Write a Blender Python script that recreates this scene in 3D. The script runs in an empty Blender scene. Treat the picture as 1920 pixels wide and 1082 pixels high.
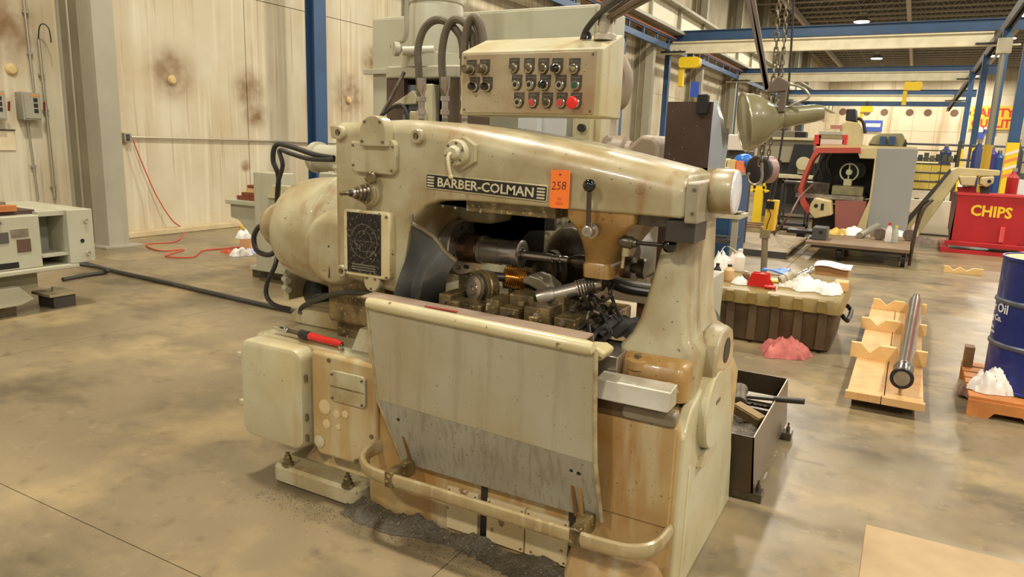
import bpy, math, random
from mathutils import Vector, Matrix
random.seed(7)
PI = math.pi
scene = bpy.context.scene
col = scene.collection

# ---------------------------------------------------------------- camera
FPX, PITCH, ROLL, YAW, CAMH = 1350.0, math.radians(11.6), math.radians(2.0), math.radians(28.5), 1.65
def _basis():
    cp, sp = math.cos(PITCH), math.sin(PITCH)
    m = Matrix(((1, 0, 0), (0, -sp, -cp), (0, cp, -sp)))
    c, s = math.cos(ROLL), math.sin(ROLL)
    r = Matrix(((c, -s, 0), (s, c, 0), (0, 0, 1)))
    w = Matrix(((math.cos(YAW), math.sin(YAW), 0), (-math.sin(YAW), math.cos(YAW), 0), (0, 0, 1)))
    return r @ m @ w
B = _basis()
cam_data = bpy.data.cameras.new('camera')
cam = bpy.data.objects.new('camera', cam_data)
col.objects.link(cam)
cam_data.sensor_width = 36.0
cam_data.lens = FPX / 1920 * 36
cam_data.clip_end = 300
mw = Matrix.Identity(4)
for i in range(3):
    mw[i][0] = B[0][i]; mw[i][1] = -B[1][i]; mw[i][2] = -B[2][i]
mw[2][3] = CAMH
cam.matrix_world = mw
scene.camera = cam

def pt(px, py, X=None, Y=None, Z=None):
    """survey helper: where the sight line through a photo point meets a real plane of the place"""
    d = B.transposed() @ Vector(((px - 960) / FPX, (py - 541) / FPX, 1.0))
    if X is not None: t = X / d[0]
    elif Y is not None: t = Y / d[1]
    else: t = (Z - CAMH) / d[2]
    return Vector((0, 0, CAMH)) + d * t

# ---------------------------------------------------------------- world, lamps, exposure
world = bpy.data.worlds.new('world'); scene.world = world
world.use_nodes = True
world.node_tree.nodes['Background'].inputs[0].default_value = (1.0, 0.96, 0.88, 1)
world.node_tree.nodes['Background'].inputs[1].default_value = 0.60
scene.view_settings.view_transform = 'Standard'
scene.view_settings.look = 'None'
scene.view_settings.gamma = 1.0
scene.view_settings.use_curve_mapping = False
scene.view_settings.exposure = -0.47
LAMP_W = 1050.0
CEIL = 11.4
lamp_spots = [(x, y) for y in (-7.6, 3.0, 13.6, 24.2, 34.8, 45.4, 56.0, 66.4, 77.5, 87.5, 96.0) for x in (-4.34, 4.9, 14.1) if not (x > 14 and y > 40)]  # last two rows extend the grid, added to brighten the far wall
for (x, y) in lamp_spots:
    ld = bpy.data.lights.new('bay_light', 'AREA'); ld.shape = 'DISK'; ld.size = 0.9
    ld.energy = LAMP_W; ld.color = (1.0, 0.92, 0.79)
    lo = bpy.data.objects.new('bay_light', ld); col.objects.link(lo); lo.location = (x, y, CEIL - 1.17)

# ---------------------------------------------------------------- materials
def lin(c):
    return tuple(((v / 255) / 12.92 if v / 255 <= 0.04045 else ((v / 255 + 0.055) / 1.055) ** 2.4) for v in c) + (1.0,)
MC = {}
def mat(name, c, rough=0.5, metal=0.0, c2=None, a2=0.6, s2=3.0, c3=None, a3=0.5, s3=8.0, thr3=0.55, c4=None, s4=40.0, thr4=0.62, bump=0.0, bs=60.0, emit=0.0, trans=0.0, coat=0.0, squash=0.12):
    """c base; c2 broad blotches; c3 vertical streaks; c4 fine specks"""
    if name in MC: return MC[name]
    m = bpy.data.materials.new(name); m.use_nodes = True
    nt = m.node_tree; N = nt.nodes; L = nt.links
    b = N['Principled BSDF']
    b.inputs['Roughness'].default_value = rough; b.inputs['Metallic'].default_value = metal
    b.inputs['Transmission Weight'].default_value = trans
    b.inputs['Coat Weight'].default_value = coat
    col0 = lin(c)
    b.inputs['Base Color'].default_value = col0
    cur = None
    if c2 or c3 or c4 or bump:
        tc = N.new('ShaderNodeTexCoord'); src = tc.outputs['Object']
    def layer(cur, cc, amt, scale, lo, hi, stretch=None, detail=5):
        no = N.new('ShaderNodeTexNoise'); no.inputs['Scale'].default_value = scale; no.inputs['Detail'].default_value = detail
        if stretch:
            mp = N.new('ShaderNodeMapping'); mp.inputs['Scale'].default_value = stretch
            L.new(src, mp.inputs[0]); L.new(mp.outputs[0], no.inputs['Vector'])
        else: L.new(src, no.inputs['Vector'])
        mr = N.new('ShaderNodeMapRange'); mr.inputs[1].default_value = lo; mr.inputs[2].default_value = hi
        mr.inputs[3].default_value = 0; mr.inputs[4].default_value = amt
        L.new(no.outputs['Fac'], mr.inputs[0])
        mx = N.new('ShaderNodeMix'); mx.data_type = 'RGBA'
        L.new(mr.outputs[0], mx.inputs[0])
        if cur is None: mx.inputs[6].default_value = col0
        else: L.new(cur, mx.inputs[6])
        mx.inputs[7].default_value = lin(cc)
        return mx.outputs[2]
    if c2: cur = layer(cur, c2, a2, s2, 0.35, 0.68)
    if c3: cur = layer(cur, c3, a3, s3, thr3, thr3 + 0.14, (1, 1, squash))
    if c4: cur = layer(cur, c4, 0.9, s4, thr4, thr4 + 0.05, None, 2)
    if cur is not None: L.new(cur, b.inputs['Base Color'])
    if bump:
        no = N.new('ShaderNodeTexNoise'); no.inputs['Scale'].default_value = bs; no.inputs['Detail'].default_value = 4
        L.new(src, no.inputs['Vector'])
        bp = N.new('ShaderNodeBump'); bp.inputs['Strength'].default_value = bump; bp.inputs['Distance'].default_value = 0.01
        L.new(no.outputs['Fac'], bp.inputs['Height']); L.new(bp.outputs[0], b.inputs['Normal'])
        # gloss varies with the grime
        mr = N.new('ShaderNodeMapRange'); mr.inputs[3].default_value = max(0.05, rough - 0.12); mr.inputs[4].default_value = min(1, rough + 0.15)
        n2 = N.new('ShaderNodeTexNoise'); n2.inputs['Scale'].default_value = 6; L.new(src, n2.inputs['Vector'])
        L.new(n2.outputs['Fac'], mr.inputs[0]); L.new(mr.outputs[0], b.inputs['Roughness'])
    if emit:
        b.inputs['Emission Color'].default_value = col0; b.inputs['Emission Strength'].default_value = emit
    MC[name] = m
    return m

# ---------------------------------------------------------------- mesh building
def basis_of(d):
    d = Vector(d).normalized()
    u = d.orthogonal().normalized()
    if abs(d.z) < 0.9: u = d.cross(Vector((0, 0, 1))).normalized()
    w = d.cross(u).normalized()
    return d, u, w
def rrect(a0, a1, b0, b1, r, n=4):
    r = min(r, (a1 - a0) / 2.001, (b1 - b0) / 2.001); out = []
    for cx, cy, s in ((a1 - r, b1 - r, 0), (a0 + r, b1 - r, 1), (a0 + r, b0 + r, 2), (a1 - r, b0 + r, 3)):
        for k in range(n + 1):
            t = (s + k / n) * PI / 2
            out.append((cx + r * math.cos(t), cy + r * math.sin(t)))
    return out
def circ(ca, cb, r, n=24, rb=None):
    rb = rb or r
    return [(ca + r * math.cos(2 * PI * k / n), cb + rb * math.sin(2 * PI * k / n)) for k in range(n)]
class M:
    def __init__(s): s.v = []; s.f = []
    def add(s, vs, fs):
        o = len(s.v); s.v += [Vector(p) for p in vs]; s.f += [tuple(i + o for i in q) for q in fs]; return s
    def box(s, x0, x1, y0, y1, z0, z1):
        return s.add([(x0, y0, z0), (x1, y0, z0), (x1, y1, z0), (x0, y1, z0), (x0, y0, z1), (x1, y0, z1), (x1, y1, z1), (x0, y1, z1)],
                     [(0, 3, 2, 1), (4, 5, 6, 7), (0, 1, 5, 4), (1, 2, 6, 5), (2, 3, 7, 6), (3, 0, 4, 7)])
    def obox(s, c, size, rot=(0, 0, 0)):
        from mathutils import Euler
        R = Euler(rot).to_matrix(); t = M().box(-size[0] / 2, size[0] / 2, -size[1] / 2, size[1] / 2, -size[2] / 2, size[2] / 2)
        return s.add([Vector(c) + R @ p for p in t.v], t.f)
    def bar(s, p0, p1, w, h, up=(0, 0, 1)):
        p0 = Vector(p0); p1 = Vector(p1); d = (p1 - p0).normalized(); u = d.cross(Vector(up)).normalized(); q = u.cross(d)
        vs = [p + u * a * w / 2 + q * b * h / 2 for p in (p0, p1) for a, b in ((-1, -1), (1, -1), (1, 1), (-1, 1))]
        return s.add(vs, [(0, 1, 2, 3), (7, 6, 5, 4), (0, 4, 5, 1), (1, 5, 6, 2), (2, 6, 7, 3), (3, 7, 4, 0)])
    def loft(s, rings, cap=True, closed=False):
        n = len(rings[0]); vs = [p for r in rings for p in r]; fs = []; m = len(rings)
        for i in range(m if closed else m - 1):
            j = (i + 1) % m
            for k in range(n):
                l = (k + 1) % n; fs.append((i * n + k, i * n + l, j * n + l, j * n + k))
        if cap and not closed: fs += [tuple(range(n))[::-1], tuple((m - 1) * n + k for k in range(n))]
        return s.add(vs, fs)
    def rev(s, prof, p0, d, n=24):
        """prof: (distance along d, radius)"""
        d, u, w = basis_of(d); p0 = Vector(p0)
        rings = [[p0 + d * t + (u * math.cos(2 * PI * k / n) + w * math.sin(2 * PI * k / n)) * max(r, 1e-4) for k in range(n)] for t, r in prof]
        return s.loft(rings)
    def cyl(s, p0, p1, r, r1=None, n=20):
        p0 = Vector(p0); p1 = Vector(p1); L_ = (p1 - p0).length
        return s.rev([(0, r), (L_, r if r1 is None else r1)], p0, p1 - p0, n)
    def tube(s, pts, r, n=8, sm=3, flat=None):
        P = [Vector(p) for p in pts]
        if sm > 1 and len(P) > 2:
            Q = []
            for i in range(len(P) - 1):
                a = P[max(i - 1, 0)]; b = P[i]; c = P[i + 1]; d = P[min(i + 2, len(P) - 1)]
                for k in range(sm):
                    t = k / sm
                    Q.append(0.5 * ((2 * b) + (c - a) * t + (2 * a - 5 * b + 4 * c - d) * t * t + (3 * b - a - 3 * c + d) * t ** 3))
            Q.append(P[-1]); P = Q
        rings = []; u = None
        for i, p in enumerate(P):
            d = (P[min(i + 1, len(P) - 1)] - P[max(i - 1, 0)]).normalized()
            if u is None:
                u = d.cross(Vector((0, 0, 1)))
                if u.length < 0.1: u = d.orthogonal()
            u = (u - d * u.dot(d)).normalized(); w = d.cross(u)
            ra = r; rb = r if flat is None else flat
            rings.append([p + u * ra * math.cos(2 * PI * k / n) + w * rb * math.sin(2 * PI * k / n) for k in range(n)])
        return s.loft(rings)
    def prism(s, poly, plane, a, b):
        f = {'xz': lambda p, t: (p[0], t, p[1]), 'xy': lambda p, t: (p[0], p[1], t), 'yz': lambda p, t: (t, p[0], p[1])}[plane]
        return s.loft([[f(p, a) for p in poly], [f(p, b) for p in poly]])
    def ball(s, c, r, sc=(1, 1, 1), n=16, m=10):
        c = Vector(c); rings = []
        for i in range(m + 1):
            t = PI * i / m; z = -math.cos(t); q = max(math.sin(t), 1e-3)
            rings.append([c + Vector((r * q * math.cos(2 * PI * k / n) * sc[0], r * q * math.sin(2 * PI * k / n) * sc[1], r * z * sc[2])) for k in range(n)])
        return s.loft(rings)
    def torus(s, c, d, R, r, n=24, m=8, stretch=None):
        d, u, w = basis_of(d); c = Vector(c); rings = []
        for i in range(n):
            t = 2 * PI * i / n; e = u * math.cos(t) + w * math.sin(t)
            o = Vector((0, 0, 0)) if stretch is None else Vector(stretch) * (1 if e.dot(Vector(stretch)) > 0 else -1)
            rings.append([c + o + e * (R + r * math.cos(2 * PI * k / m)) + d * r * math.sin(2 * PI * k / m) for k in range(m)])
        return s.loft(rings, closed=True)
    def sheet(s, rows, th=0.004):
        """rows: grid of points; thickened along its normal"""
        g = [[Vector(p) for p in r] for r in rows]; a = len(g); b = len(g[0]); nrm = []
        for i in range(a):
            for j in range(b):
                du = g[min(i + 1, a - 1)][j] - g[max(i - 1, 0)][j]; dv = g[i][min(j + 1, b - 1)] - g[i][max(j - 1, 0)]
                nrm.append(du.cross(dv).normalized())
        vs = [g[i][j] for i in range(a) for j in range(b)] + [g[i][j] + nrm[i * b + j] * th for i in range(a) for j in range(b)]
        fs = []; o = a * b
        for i in range(a - 1):
            for j in range(b - 1):
                q = (i * b + j, i * b + j + 1, (i + 1) * b + j + 1, (i + 1) * b + j); fs.append(q[::-1]); fs.append(tuple(k + o for k in q))
        edge = [i for i in range(b)] + [i * b + b - 1 for i in range(1, a)] + [(a - 1) * b + j for j in range(b - 2, -1, -1)] + [i * b for i in range(a - 2, 0, -1)]
        for k in range(len(edge)):
            p, q = edge[k], edge[(k + 1) % len(edge)]; fs.append((p, q, q + o, p + o))
        return s.add(vs, fs)
    def text(s, string, size, o, ax, up, ext=0.002, bend=None, sx=1.0, bold=0.0):
        """letters laid from o along ax, upright along up; ax, up are unit vectors"""
        cu = bpy.data.curves.new('t', 'FONT'); cu.body = string; cu.size = size; cu.extrude = ext; cu.resolution_u = 2; cu.offset = bold
        ob = bpy.data.objects.new('t', cu); me = bpy.data.meshes.new_from_object(ob)
        ax = Vector(ax); up = Vector(up); nn = ax.cross(up); o = Vector(o)
        if bend: vs = [bend(v.co) for v in me.vertices]
        else: vs = [o + ax * v.co.x * sx + up * v.co.y + nn * v.co.z for v in me.vertices]
        s.add(vs, [tuple(p.vertices) for p in me.polygons])
        bpy.data.objects.remove(ob); bpy.data.meshes.remove(me); bpy.data.curves.remove(cu)
        return s
    def mesh(s, name, off, smooth, ang):
        me = bpy.data.meshes.new(name); me.from_pydata([p - off for p in s.v], [], s.f); me.validate()
        import bmesh
        bm = bmesh.new(); bm.from_mesh(me); bmesh.ops.recalc_face_normals(bm, faces=bm.faces); bm.to_mesh(me); bm.free()
        if smooth:
            me.polygons.foreach_set('use_smooth', [True] * len(me.polygons)); me.set_sharp_from_angle(angle=math.radians(ang))
        return me
    def build(s, name, m, parent=None, bev=0.0, smooth=True, ang=35, at=None):
        if parent is not None: off = OFF[parent.name]
        elif at is not None: off = Vector(at)
        else:
            xs = [p.x for p in s.v]; ys = [p.y for p in s.v]
            off = Vector(((min(xs) + max(xs)) / 2, (min(ys) + max(ys)) / 2, min(p.z for p in s.v)))
        me = s.mesh(name, off, smooth, ang); me.materials.append(m)
        o = bpy.data.objects.new(name, me); col.objects.link(o)
        if parent is not None: o.parent = parent
        else: o.location = off
        OFF[o.name] = off
        if bev:
            b = o.modifiers.new('bevel', 'BEVEL'); b.width = bev; b.segments = 2; b.limit_method = 'ANGLE'; b.angle_limit = math.radians(40); b.harden_normals = True
        return o
OFF = {}
def thing(name, label, cat, loc=(0, 0, 0), group=None, rot=None, local=False):
    o = bpy.data.objects.new(name, None); o.empty_display_size = 0.1; col.objects.link(o); o.location = loc
    if rot is not None: o.rotation_euler = rot
    o['label'] = label; o['category'] = cat
    if group: o['group'] = group
    OFF[o.name] = Vector((0, 0, 0)) if local else Vector(loc)
    return o
def tag(o, label, cat, group=None):
    o['label'] = label; o['category'] = cat
    if group: o['group'] = group
    return o
def structure(o): o['kind'] = 'structure'; return o
def stuff(o): o['kind'] = 'stuff'; return o
def copy_piece(src, parent=None, loc=None):
    c = src.copy(); col.objects.link(c)
    if parent is not None: c.parent = parent
    if loc is not None: c.location = loc
    OFF[c.name] = OFF[src.name]
    return c
def copy_thing(root, loc, label=None, rot=None):
    r = root.copy(); col.objects.link(r); r.location = loc; OFF[r.name] = OFF[root.name]
    if rot is not None: r.rotation_euler = rot
    if label: r['label'] = label
    for ch in list(root.children):
        c = ch.copy(); col.objects.link(c); c.parent = r; OFF[c.name] = OFF[ch.name]
        for g in ch.children:
            d = g.copy(); col.objects.link(d); d.parent = c; OFF[d.name] = OFF[g.name]
    return r

# palette
paint = mat('machine_paint', (184, 176, 142), 0.34, c2=(148, 126, 80), a2=0.95, s2=4.2, c3=(140, 100, 52), a3=0.65, s3=10, thr3=0.56, c4=(104, 90, 64), s4=55, thr4=0.69, bump=0.10, bs=25, coat=0.35)
paint_stain = mat('oil_stained_paint', (180, 156, 106), 0.36, c2=(154, 108, 50), a2=0.85, s2=3.4, c3=(192, 180, 144), a3=0.6, s3=12, thr3=0.5, c4=(116, 92, 56), s4=60, thr4=0.70, bump=0.10, bs=25, coat=0.3)
paint_light = mat('pale_paint', (192, 186, 154), 0.42, c2=(180, 164, 118), a2=0.85, s2=4, c3=(164, 130, 78), a3=0.5, s3=10, thr3=0.58, c4=(130, 114, 84), s4=60, thr4=0.70, bump=0.08, bs=30, coat=0.1)
guard_metal = mat('guard_sheet', (174, 168, 146), 0.40, 0.15, c2=(164, 150, 114), a2=0.85, s2=3.0, c3=(140, 128, 104), a3=0.30, s3=26, thr3=0.52, c4=(118, 104, 80), s4=70, thr4=0.70, bump=0.05, bs=40, squash=0.06)
steel = mat('bare_steel', (196, 186, 172), 0.26, 0.8, c2=(130, 116, 100), a2=0.6, s2=9, bump=0.03, bs=90)
dark_steel = mat('oily_dark_steel', (112, 102, 86), 0.30, 0.6, c2=(58, 50, 42), a2=0.85, s2=12, c4=(120, 108, 80), s4=70, thr4=0.66, bump=0.15, bs=50)
oily = mat('oily_castings', (136, 118, 78), 0.30, 0.3, c2=(68, 56, 38), a2=0.9, s2=14, c4=(178, 160, 108), s4=60, thr4=0.62, bump=0.3, bs=45)
black = mat('black_paint', (28, 27, 26), 0.4, c2=(44, 40, 36), s2=10)
rubber = mat('black_rubber', (38, 36, 34), 0.45, c2=(60, 56, 50), s2=6)
rubber_sheet = mat('rubber_sheet', (60, 60, 56), 0.36, c2=(100, 100, 94), a2=0.8, s2=5, bump=0.1, bs=20)
black_gloss = mat('black_bakelite', (12, 12, 12), 0.12, coat=0.5)
hose_grey = mat('dusty_hose', (104, 94, 76), 0.6, c2=(76, 68, 54), s2=10)
brass = mat('oily_brass', (206, 146, 62), 0.25, 0.8, c2=(134, 84, 30), s2=20)
red_plastic = mat('red_plastic', (205, 40, 34), 0.3)
green_plastic = mat('green_plastic', (50, 84, 66), 0.4)
orange_tag = mat('orange_card', (255, 128, 44), 0.6)
ink = mat('black_ink', (40, 26, 22), 0.7)
chrome = mat('chrome', (210, 206, 198), 0.12, 1.0)
white_cloth = mat('white_rag', (236, 232, 224), 0.9, c2=(206, 200, 188), s2=25)
pink_cloth = mat('pink_rag', (206, 120, 112), 0.95, c2=(168, 84, 80), s2=18)
wood = mat('pale_pine', (214, 174, 118), 0.6, c2=(200, 146, 84), a2=0.7, s2=6, c3=(176, 120, 66), a3=0.3, s3=18)
wood_old = mat('dirty_wood', (142, 110, 70), 0.7, c2=(100, 74, 46), s2=12, bump=0.2)
blue_paint = mat('crane_blue', (52, 84, 122), 0.45, c2=(44, 70, 102), s2=3)
cream_paint = mat('crane_cream', (222, 214, 184), 0.45, c2=(200, 188, 152), s2=3)
orange_paint = mat('conductor_orange', (236, 138, 86), 0.5)
grey_paint = mat('column_grey', (162, 158, 138), 0.5, c2=(144, 138, 116), a2=0.6, s2=1.5, c3=(128, 120, 94), a3=0.4, s3=3, bump=0.05, bs=8)
dark_grey_paint = mat('dark_steelwork', (70, 66, 60), 0.6, c2=(52, 48, 44), s2=3)
yellow_paint = mat('safety_yellow', (240, 204, 34), 0.4)
red_paint = mat('bin_red', (190, 36, 40), 0.4, c2=(160, 28, 32), s2=2.5)
conduit = mat('galvanised_conduit', (172, 166, 146), 0.4, 0.6)
green_grey = mat('grey_green_paint', (180, 177, 154), 0.42, c2=(162, 158, 132), s2=3, c3=(146, 132, 98), a3=0.3, s3=8)
# ================================================================ SETTING
floor_m = mat('floor_concrete', (140, 125, 96), 0.34, c2=(118, 104, 80), a2=0.9, s2=0.7, bump=0.05, bs=6)
def floor_material():
    nt = floor_m.node_tree; N = nt.nodes; L = nt.links; b = N['Principled BSDF']
    old = b.inputs['Base Color'].links[0].from_socket
    geo = N.new('ShaderNodeNewGeometry')
    def lay(cur, cc, amt, scale, lo, hi, st=(1, 1, 1), detail=6, rough=0.6):
        mp = N.new('ShaderNodeMapping'); mp.inputs['Scale'].default_value = st; L.new(geo.outputs['Position'], mp.inputs[0])
        no = N.new('ShaderNodeTexNoise'); no.inputs['Scale'].default_value = scale; no.inputs['Detail'].default_value = detail; no.inputs['Roughness'].default_value = rough
        L.new(mp.outputs[0], no.inputs['Vector'])
        mr = N.new('ShaderNodeMapRange'); mr.inputs[1].default_value = lo; mr.inputs[2].default_value = hi; mr.inputs[4].default_value = amt
        L.new(no.outputs['Fac'], mr.inputs[0])
        mx = N.new('ShaderNodeMix'); mx.data_type = 'RGBA'; L.new(mr.outputs[0], mx.inputs[0]); L.new(cur, mx.inputs[6]); mx.inputs[7].default_value = lin(cc)
        return mx.outputs[2]
    cur = lay(old, (168, 147, 106), 0.75, 1.3, 0.50, 0.66)
    cur = lay(cur, (86, 76, 57), 0.85, 0.9, 0.52, 0.68, (1, 1.6, 1))
    cur = lay(cur, (74, 64, 46), 0.55, 7, 0.58, 0.75)
    cur = lay(cur, (172, 154, 118), 0.35, 16, 0.60, 0.72)
    L.new(cur, b.inputs['Base Color'])
floor_material()
joint_m = mat('joint_dark', (58, 48, 34), 0.8)
fl = structure(M().box(-10.6, 18, -9, 101, -0.30, -0.012).build('floor', joint_m, smooth=False, at=(0, 0, 0)))
xs = [-10.6, -5.58, -1.42, 2.9, 7.2, 18]
ys = [-9, -2.7, 1.595, 5.9, 10.2, 14.5, 23, 32, 41, 50, 75, 101]
for i in range(len(xs) - 1):
    for j in range(len(ys) - 1):
        g = 0.0022 if j < 3 else 0.004
        M().box(xs[i] + g, xs[i + 1] - g, ys[j] + g, ys[j + 1] - g, -0.012, 0).build('slab', floor_m, fl, smooth=False)

wall_m = mat('precast_concrete', (208, 199, 172), 0.75, c2=(192, 176, 142), a2=0.9, s2=1.1, c3=(180, 156, 122), a3=0.35, s3=3.5, thr3=0.50, squash=0.05, bump=0.12, bs=5)
def wall_stains():
    nt = wall_m.node_tree; N = nt.nodes; L = nt.links; b = N['Principled BSDF']
    cur = b.inputs['Base Color'].links[0].from_socket
    geo = N.new('ShaderNodeNewGeometry')
    for (st, sc, lo, hi, cc, amt) in (((1, 1, 0.035), 9, 0.56, 0.66, (224, 214, 186), 0.45), ((1, 1, 0.03), 14, 0.62, 0.70, (140, 112, 78), 0.4)):
        mp = N.new('ShaderNodeMapping'); mp.inputs['Scale'].default_value = st; L.new(geo.outputs['Position'], mp.inputs[0])
        no = N.new('ShaderNodeTexNoise'); no.inputs['Scale'].default_value = sc; L.new(mp.outputs[0], no.inputs['Vector'])
        mr = N.new('ShaderNodeMapRange'); mr.inputs[1].default_value = lo; mr.inputs[2].default_value = hi; mr.inputs[4].default_value = amt
        L.new(no.outputs['Fac'], mr.inputs[0])
        mx = N.new('ShaderNodeMix'); mx.data_type = 'RGBA'; L.new(mr.outputs[0], mx.inputs[0]); L.new(cur, mx.inputs[6]); mx.inputs[7].default_value = lin(cc)
        cur = mx.outputs[2]
    # rusty weeping rings round the lifting inserts
    sp = N.new('ShaderNodeSeparateXYZ'); L.new(geo.outputs['Position'], sp.inputs[0])
    tot = None
    for (yy, zz, rr) in ((7.72, 2.50, 0.6), (11.82, 2.45, 0.7), (5.30, 2.85, 0.75), (9.1, 1.05, 0.14), (9.25, 2.35, 0.5), (9.35, 1.95, 0.4), (12.6, 3.2, 0.5)):
        a = N.new('ShaderNodeMath'); a.operation = 'SUBTRACT'; L.new(sp.outputs[1], a.inputs[0]); a.inputs[1].default_value = yy
        c = N.new('ShaderNodeMath'); c.operation = 'SUBTRACT'; L.new(sp.outputs[2], c.inputs[0]); c.inputs[1].default_value = zz
        cx = N.new('ShaderNodeCombineXYZ'); L.new(a.outputs[0], cx.inputs[0]); L.new(c.outputs[0], cx.inputs[1])
        ln = N.new('ShaderNodeVectorMath'); ln.operation = 'LENGTH'; L.new(cx.outputs[0], ln.inputs[0])
        mr = N.new('ShaderNodeMapRange'); mr.interpolation_type = 'SMOOTHSTEP'; mr.inputs[1].default_value = rr; mr.inputs[2].default_value = 0.05; mr.inputs[3].default_value = 0; mr.inputs[4].default_value = 0.75
        L.new(ln.outputs['Value'], mr.inputs[0])
        if tot is None: tot = mr.outputs[0]
        else:
            ad = N.new('ShaderNodeMath'); ad.operation = 'MAXIMUM'; L.new(tot, ad.inputs[0]); L.new(mr.outputs[0], ad.inputs[1]); tot = ad.outputs[0]
    no = N.new('ShaderNodeTexNoise'); no.inputs['Scale'].default_value = 5; L.new(geo.outputs['Position'], no.inputs['Vector'])
    mu = N.new('ShaderNodeMath'); mu.operation = 'MULTIPLY'; L.new(tot, mu.inputs[0]); L.new(no.outputs['Fac'], mu.inputs[1])
    m2 = N.new('ShaderNodeMath'); m2.operation = 'MULTIPLY'; m2.inputs[1].default_value = 2.1; L.new(mu.outputs[0], m2.inputs[0]); m2.use_clamp = True
    mx = N.new('ShaderNodeMix'); mx.data_type = 'RGBA'; L.new(m2.outputs[0], mx.inputs[0]); L.new(cur, mx.inputs[6]); mx.inputs[7].default_value = lin((132, 104, 70))
    L.new(mx.outputs[2], b.inputs['Base Color'])
wall_stains()
wl = structure(M().box(-10.9, -10.46, -9, 101, 0, CEIL).build('wall_left', joint_m, smooth=False, at=(-10.6, 0, 0)))
y = 4.35
k = 0
while y < 100:
    w = 2.42 if y < 60 else 9.6
    for (z0, z1) in ((0.0, 3.9), (3.9, 7.7), (7.7, CEIL)):
        if y < 60: M().box(-10.47, -10.42 - 0.004 * (k % 2), y + 0.008, y + w - 0.008, z0 + 0.006, z1 - 0.006).build('panel', wall_m, wl, smooth=False)
        elif z0 == 0: M().box(-10.47, -10.42, y + 0.01, y + w - 0.01, 0.01, CEIL).build('panel', wall_m, wl, smooth=False)
    y += w; k += 1
M().box(-10.47, -10.42, -9, 4.34, 0, CEIL).build('panel', wall_m, wl, smooth=False)
for (yy, zz) in ((7.705, 2.402), (11.82, 2.353), (5.36, 2.334), (11.82, 0.9), (16.6, 2.4), (21.5, 2.4)):
    M().rev([(0, 0.075), (0.015, 0.075), (0.045, 0.05), (0.05, 0.0)], (-10.42, yy, zz), (1, 0, 0), 20).build('lifting_insert_cap', mat('insert_cap', (206, 180, 122), 0.6), wl)
structure(M().box(-10.42, -10.25, 6.45, 60, 0, 0.09).build('baseboard_left', mat('kerb_concrete', (206, 190, 150), 0.7, c2=(170, 146, 104), s2=3), bev=0.015))

wf = structure(M().box(-10.9, 18, 100.2, 100.6, 0, CEIL + 2).build('wall_far', joint_m, smooth=False, at=(0, 100, 0)))
far_m = mat('far_wall_concrete', (234, 222, 192), 0.75, c2=(216, 200, 164), a2=0.7, s2=0.25, c3=(176, 140, 100), a3=0.5, s3=0.8)
for i in range(12):
    for (z0, z1) in ((0, 4.4), (4.4, 8.6), (8.6, 13.4)):
        M().box(-10.4 + i * 2.4, -10.4 + (i + 1) * 2.4 - 0.02, 100.1, 100.2, z0, z1 - 0.02).build('panel', far_m, wf, smooth=False)
for i in range(9):
    M().rev([(0, 0.42), (0.05, 0.40)], (-8.6 + i * 2.3 + (0.4 if i % 2 else 0), 100.1, 6.55), (0, -1, 0), 14).build('insert_stain', mat('rust_patch', (120, 92, 74), 0.8), wf)

# ceiling deck with bar joists
ce = structure(M().box(-10.9, 18, -9, 101, CEIL, CEIL + 0.15).build('ceiling', mat('ceiling_deck', (58, 52, 48), 0.8), smooth=False, at=(0, 0, CEIL)))
jm = mat('joist_steel', (178, 168, 152), 0.6)
js = M()
def joist(j, y):
    j.box(-10.4, 17, y - 0.06, y + 0.06, CEIL - 0.12, CEIL - 0.02); j.box(-10.4, 17, y - 0.05, y + 0.05, CEIL - 0.78, CEIL - 0.70)
    x = -10.4; up = True
    while x < 16:
        j.bar((x, y, CEIL - (0.74 if up else 0.08)), (x + 0.62, y, CEIL - (0.08 if up else 0.74)), 0.035, 0.035); x += 0.62; up = not up
for i in range(46):
    jo = M(); joist(jo, 10.0 + i * 1.9); jo.build('joist', jm, ce, smooth=False)
for x in (-8, -1.5, 5, 11.5):
    M().box(x - 0.12, x + 0.12, -8, 100, CEIL - 1.15, CEIL - 0.8).build('girder', jm, ce, smooth=False)

# bay lamps
glow = mat('lamp_glow', (255, 246, 226), 0.5, emit=14.0)
lamp_shell = mat('lamp_shell', (190, 186, 176), 0.4, 0.5)
proto = None
for n, (x, y) in enumerate(lamp_spots):
    lab = 'round high bay lamp glowing under the dark roof joists'
    if proto is None:
        proto = thing('high_bay_lamp', lab, 'lamp', (x, y, CEIL - 1.1), 'high bay lamps under the roof', local=True)
        M().rev([(0, 0.06), (0.1, 0.16), (0.28, 0.20), (0.29, 0.48), (0.0, 0.52)][0:3], (0, 0, 0.30), (0, 0, 1), 18).build('ballast', lamp_shell, proto)
        M().rev([(0, 0.52), (0.02, 0.53), (0.22, 0.34), (0.32, 0.12)], (0, 0, 0.0), (0, 0, 1), 24).build('reflector', lamp_shell, proto)
        M().rev([(0, 0.46), (0.03, 0.47)], (0, 0, -0.045), (0, 0, 1), 24).build('lens', glow, proto)
        M().cyl((0, 0, 0.55), (0, 0, 1.08), 0.015, n=6).build('hanger', dark_grey_paint, proto)
    else: copy_thing(proto, (x, y, CEIL - 1.1))

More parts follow.
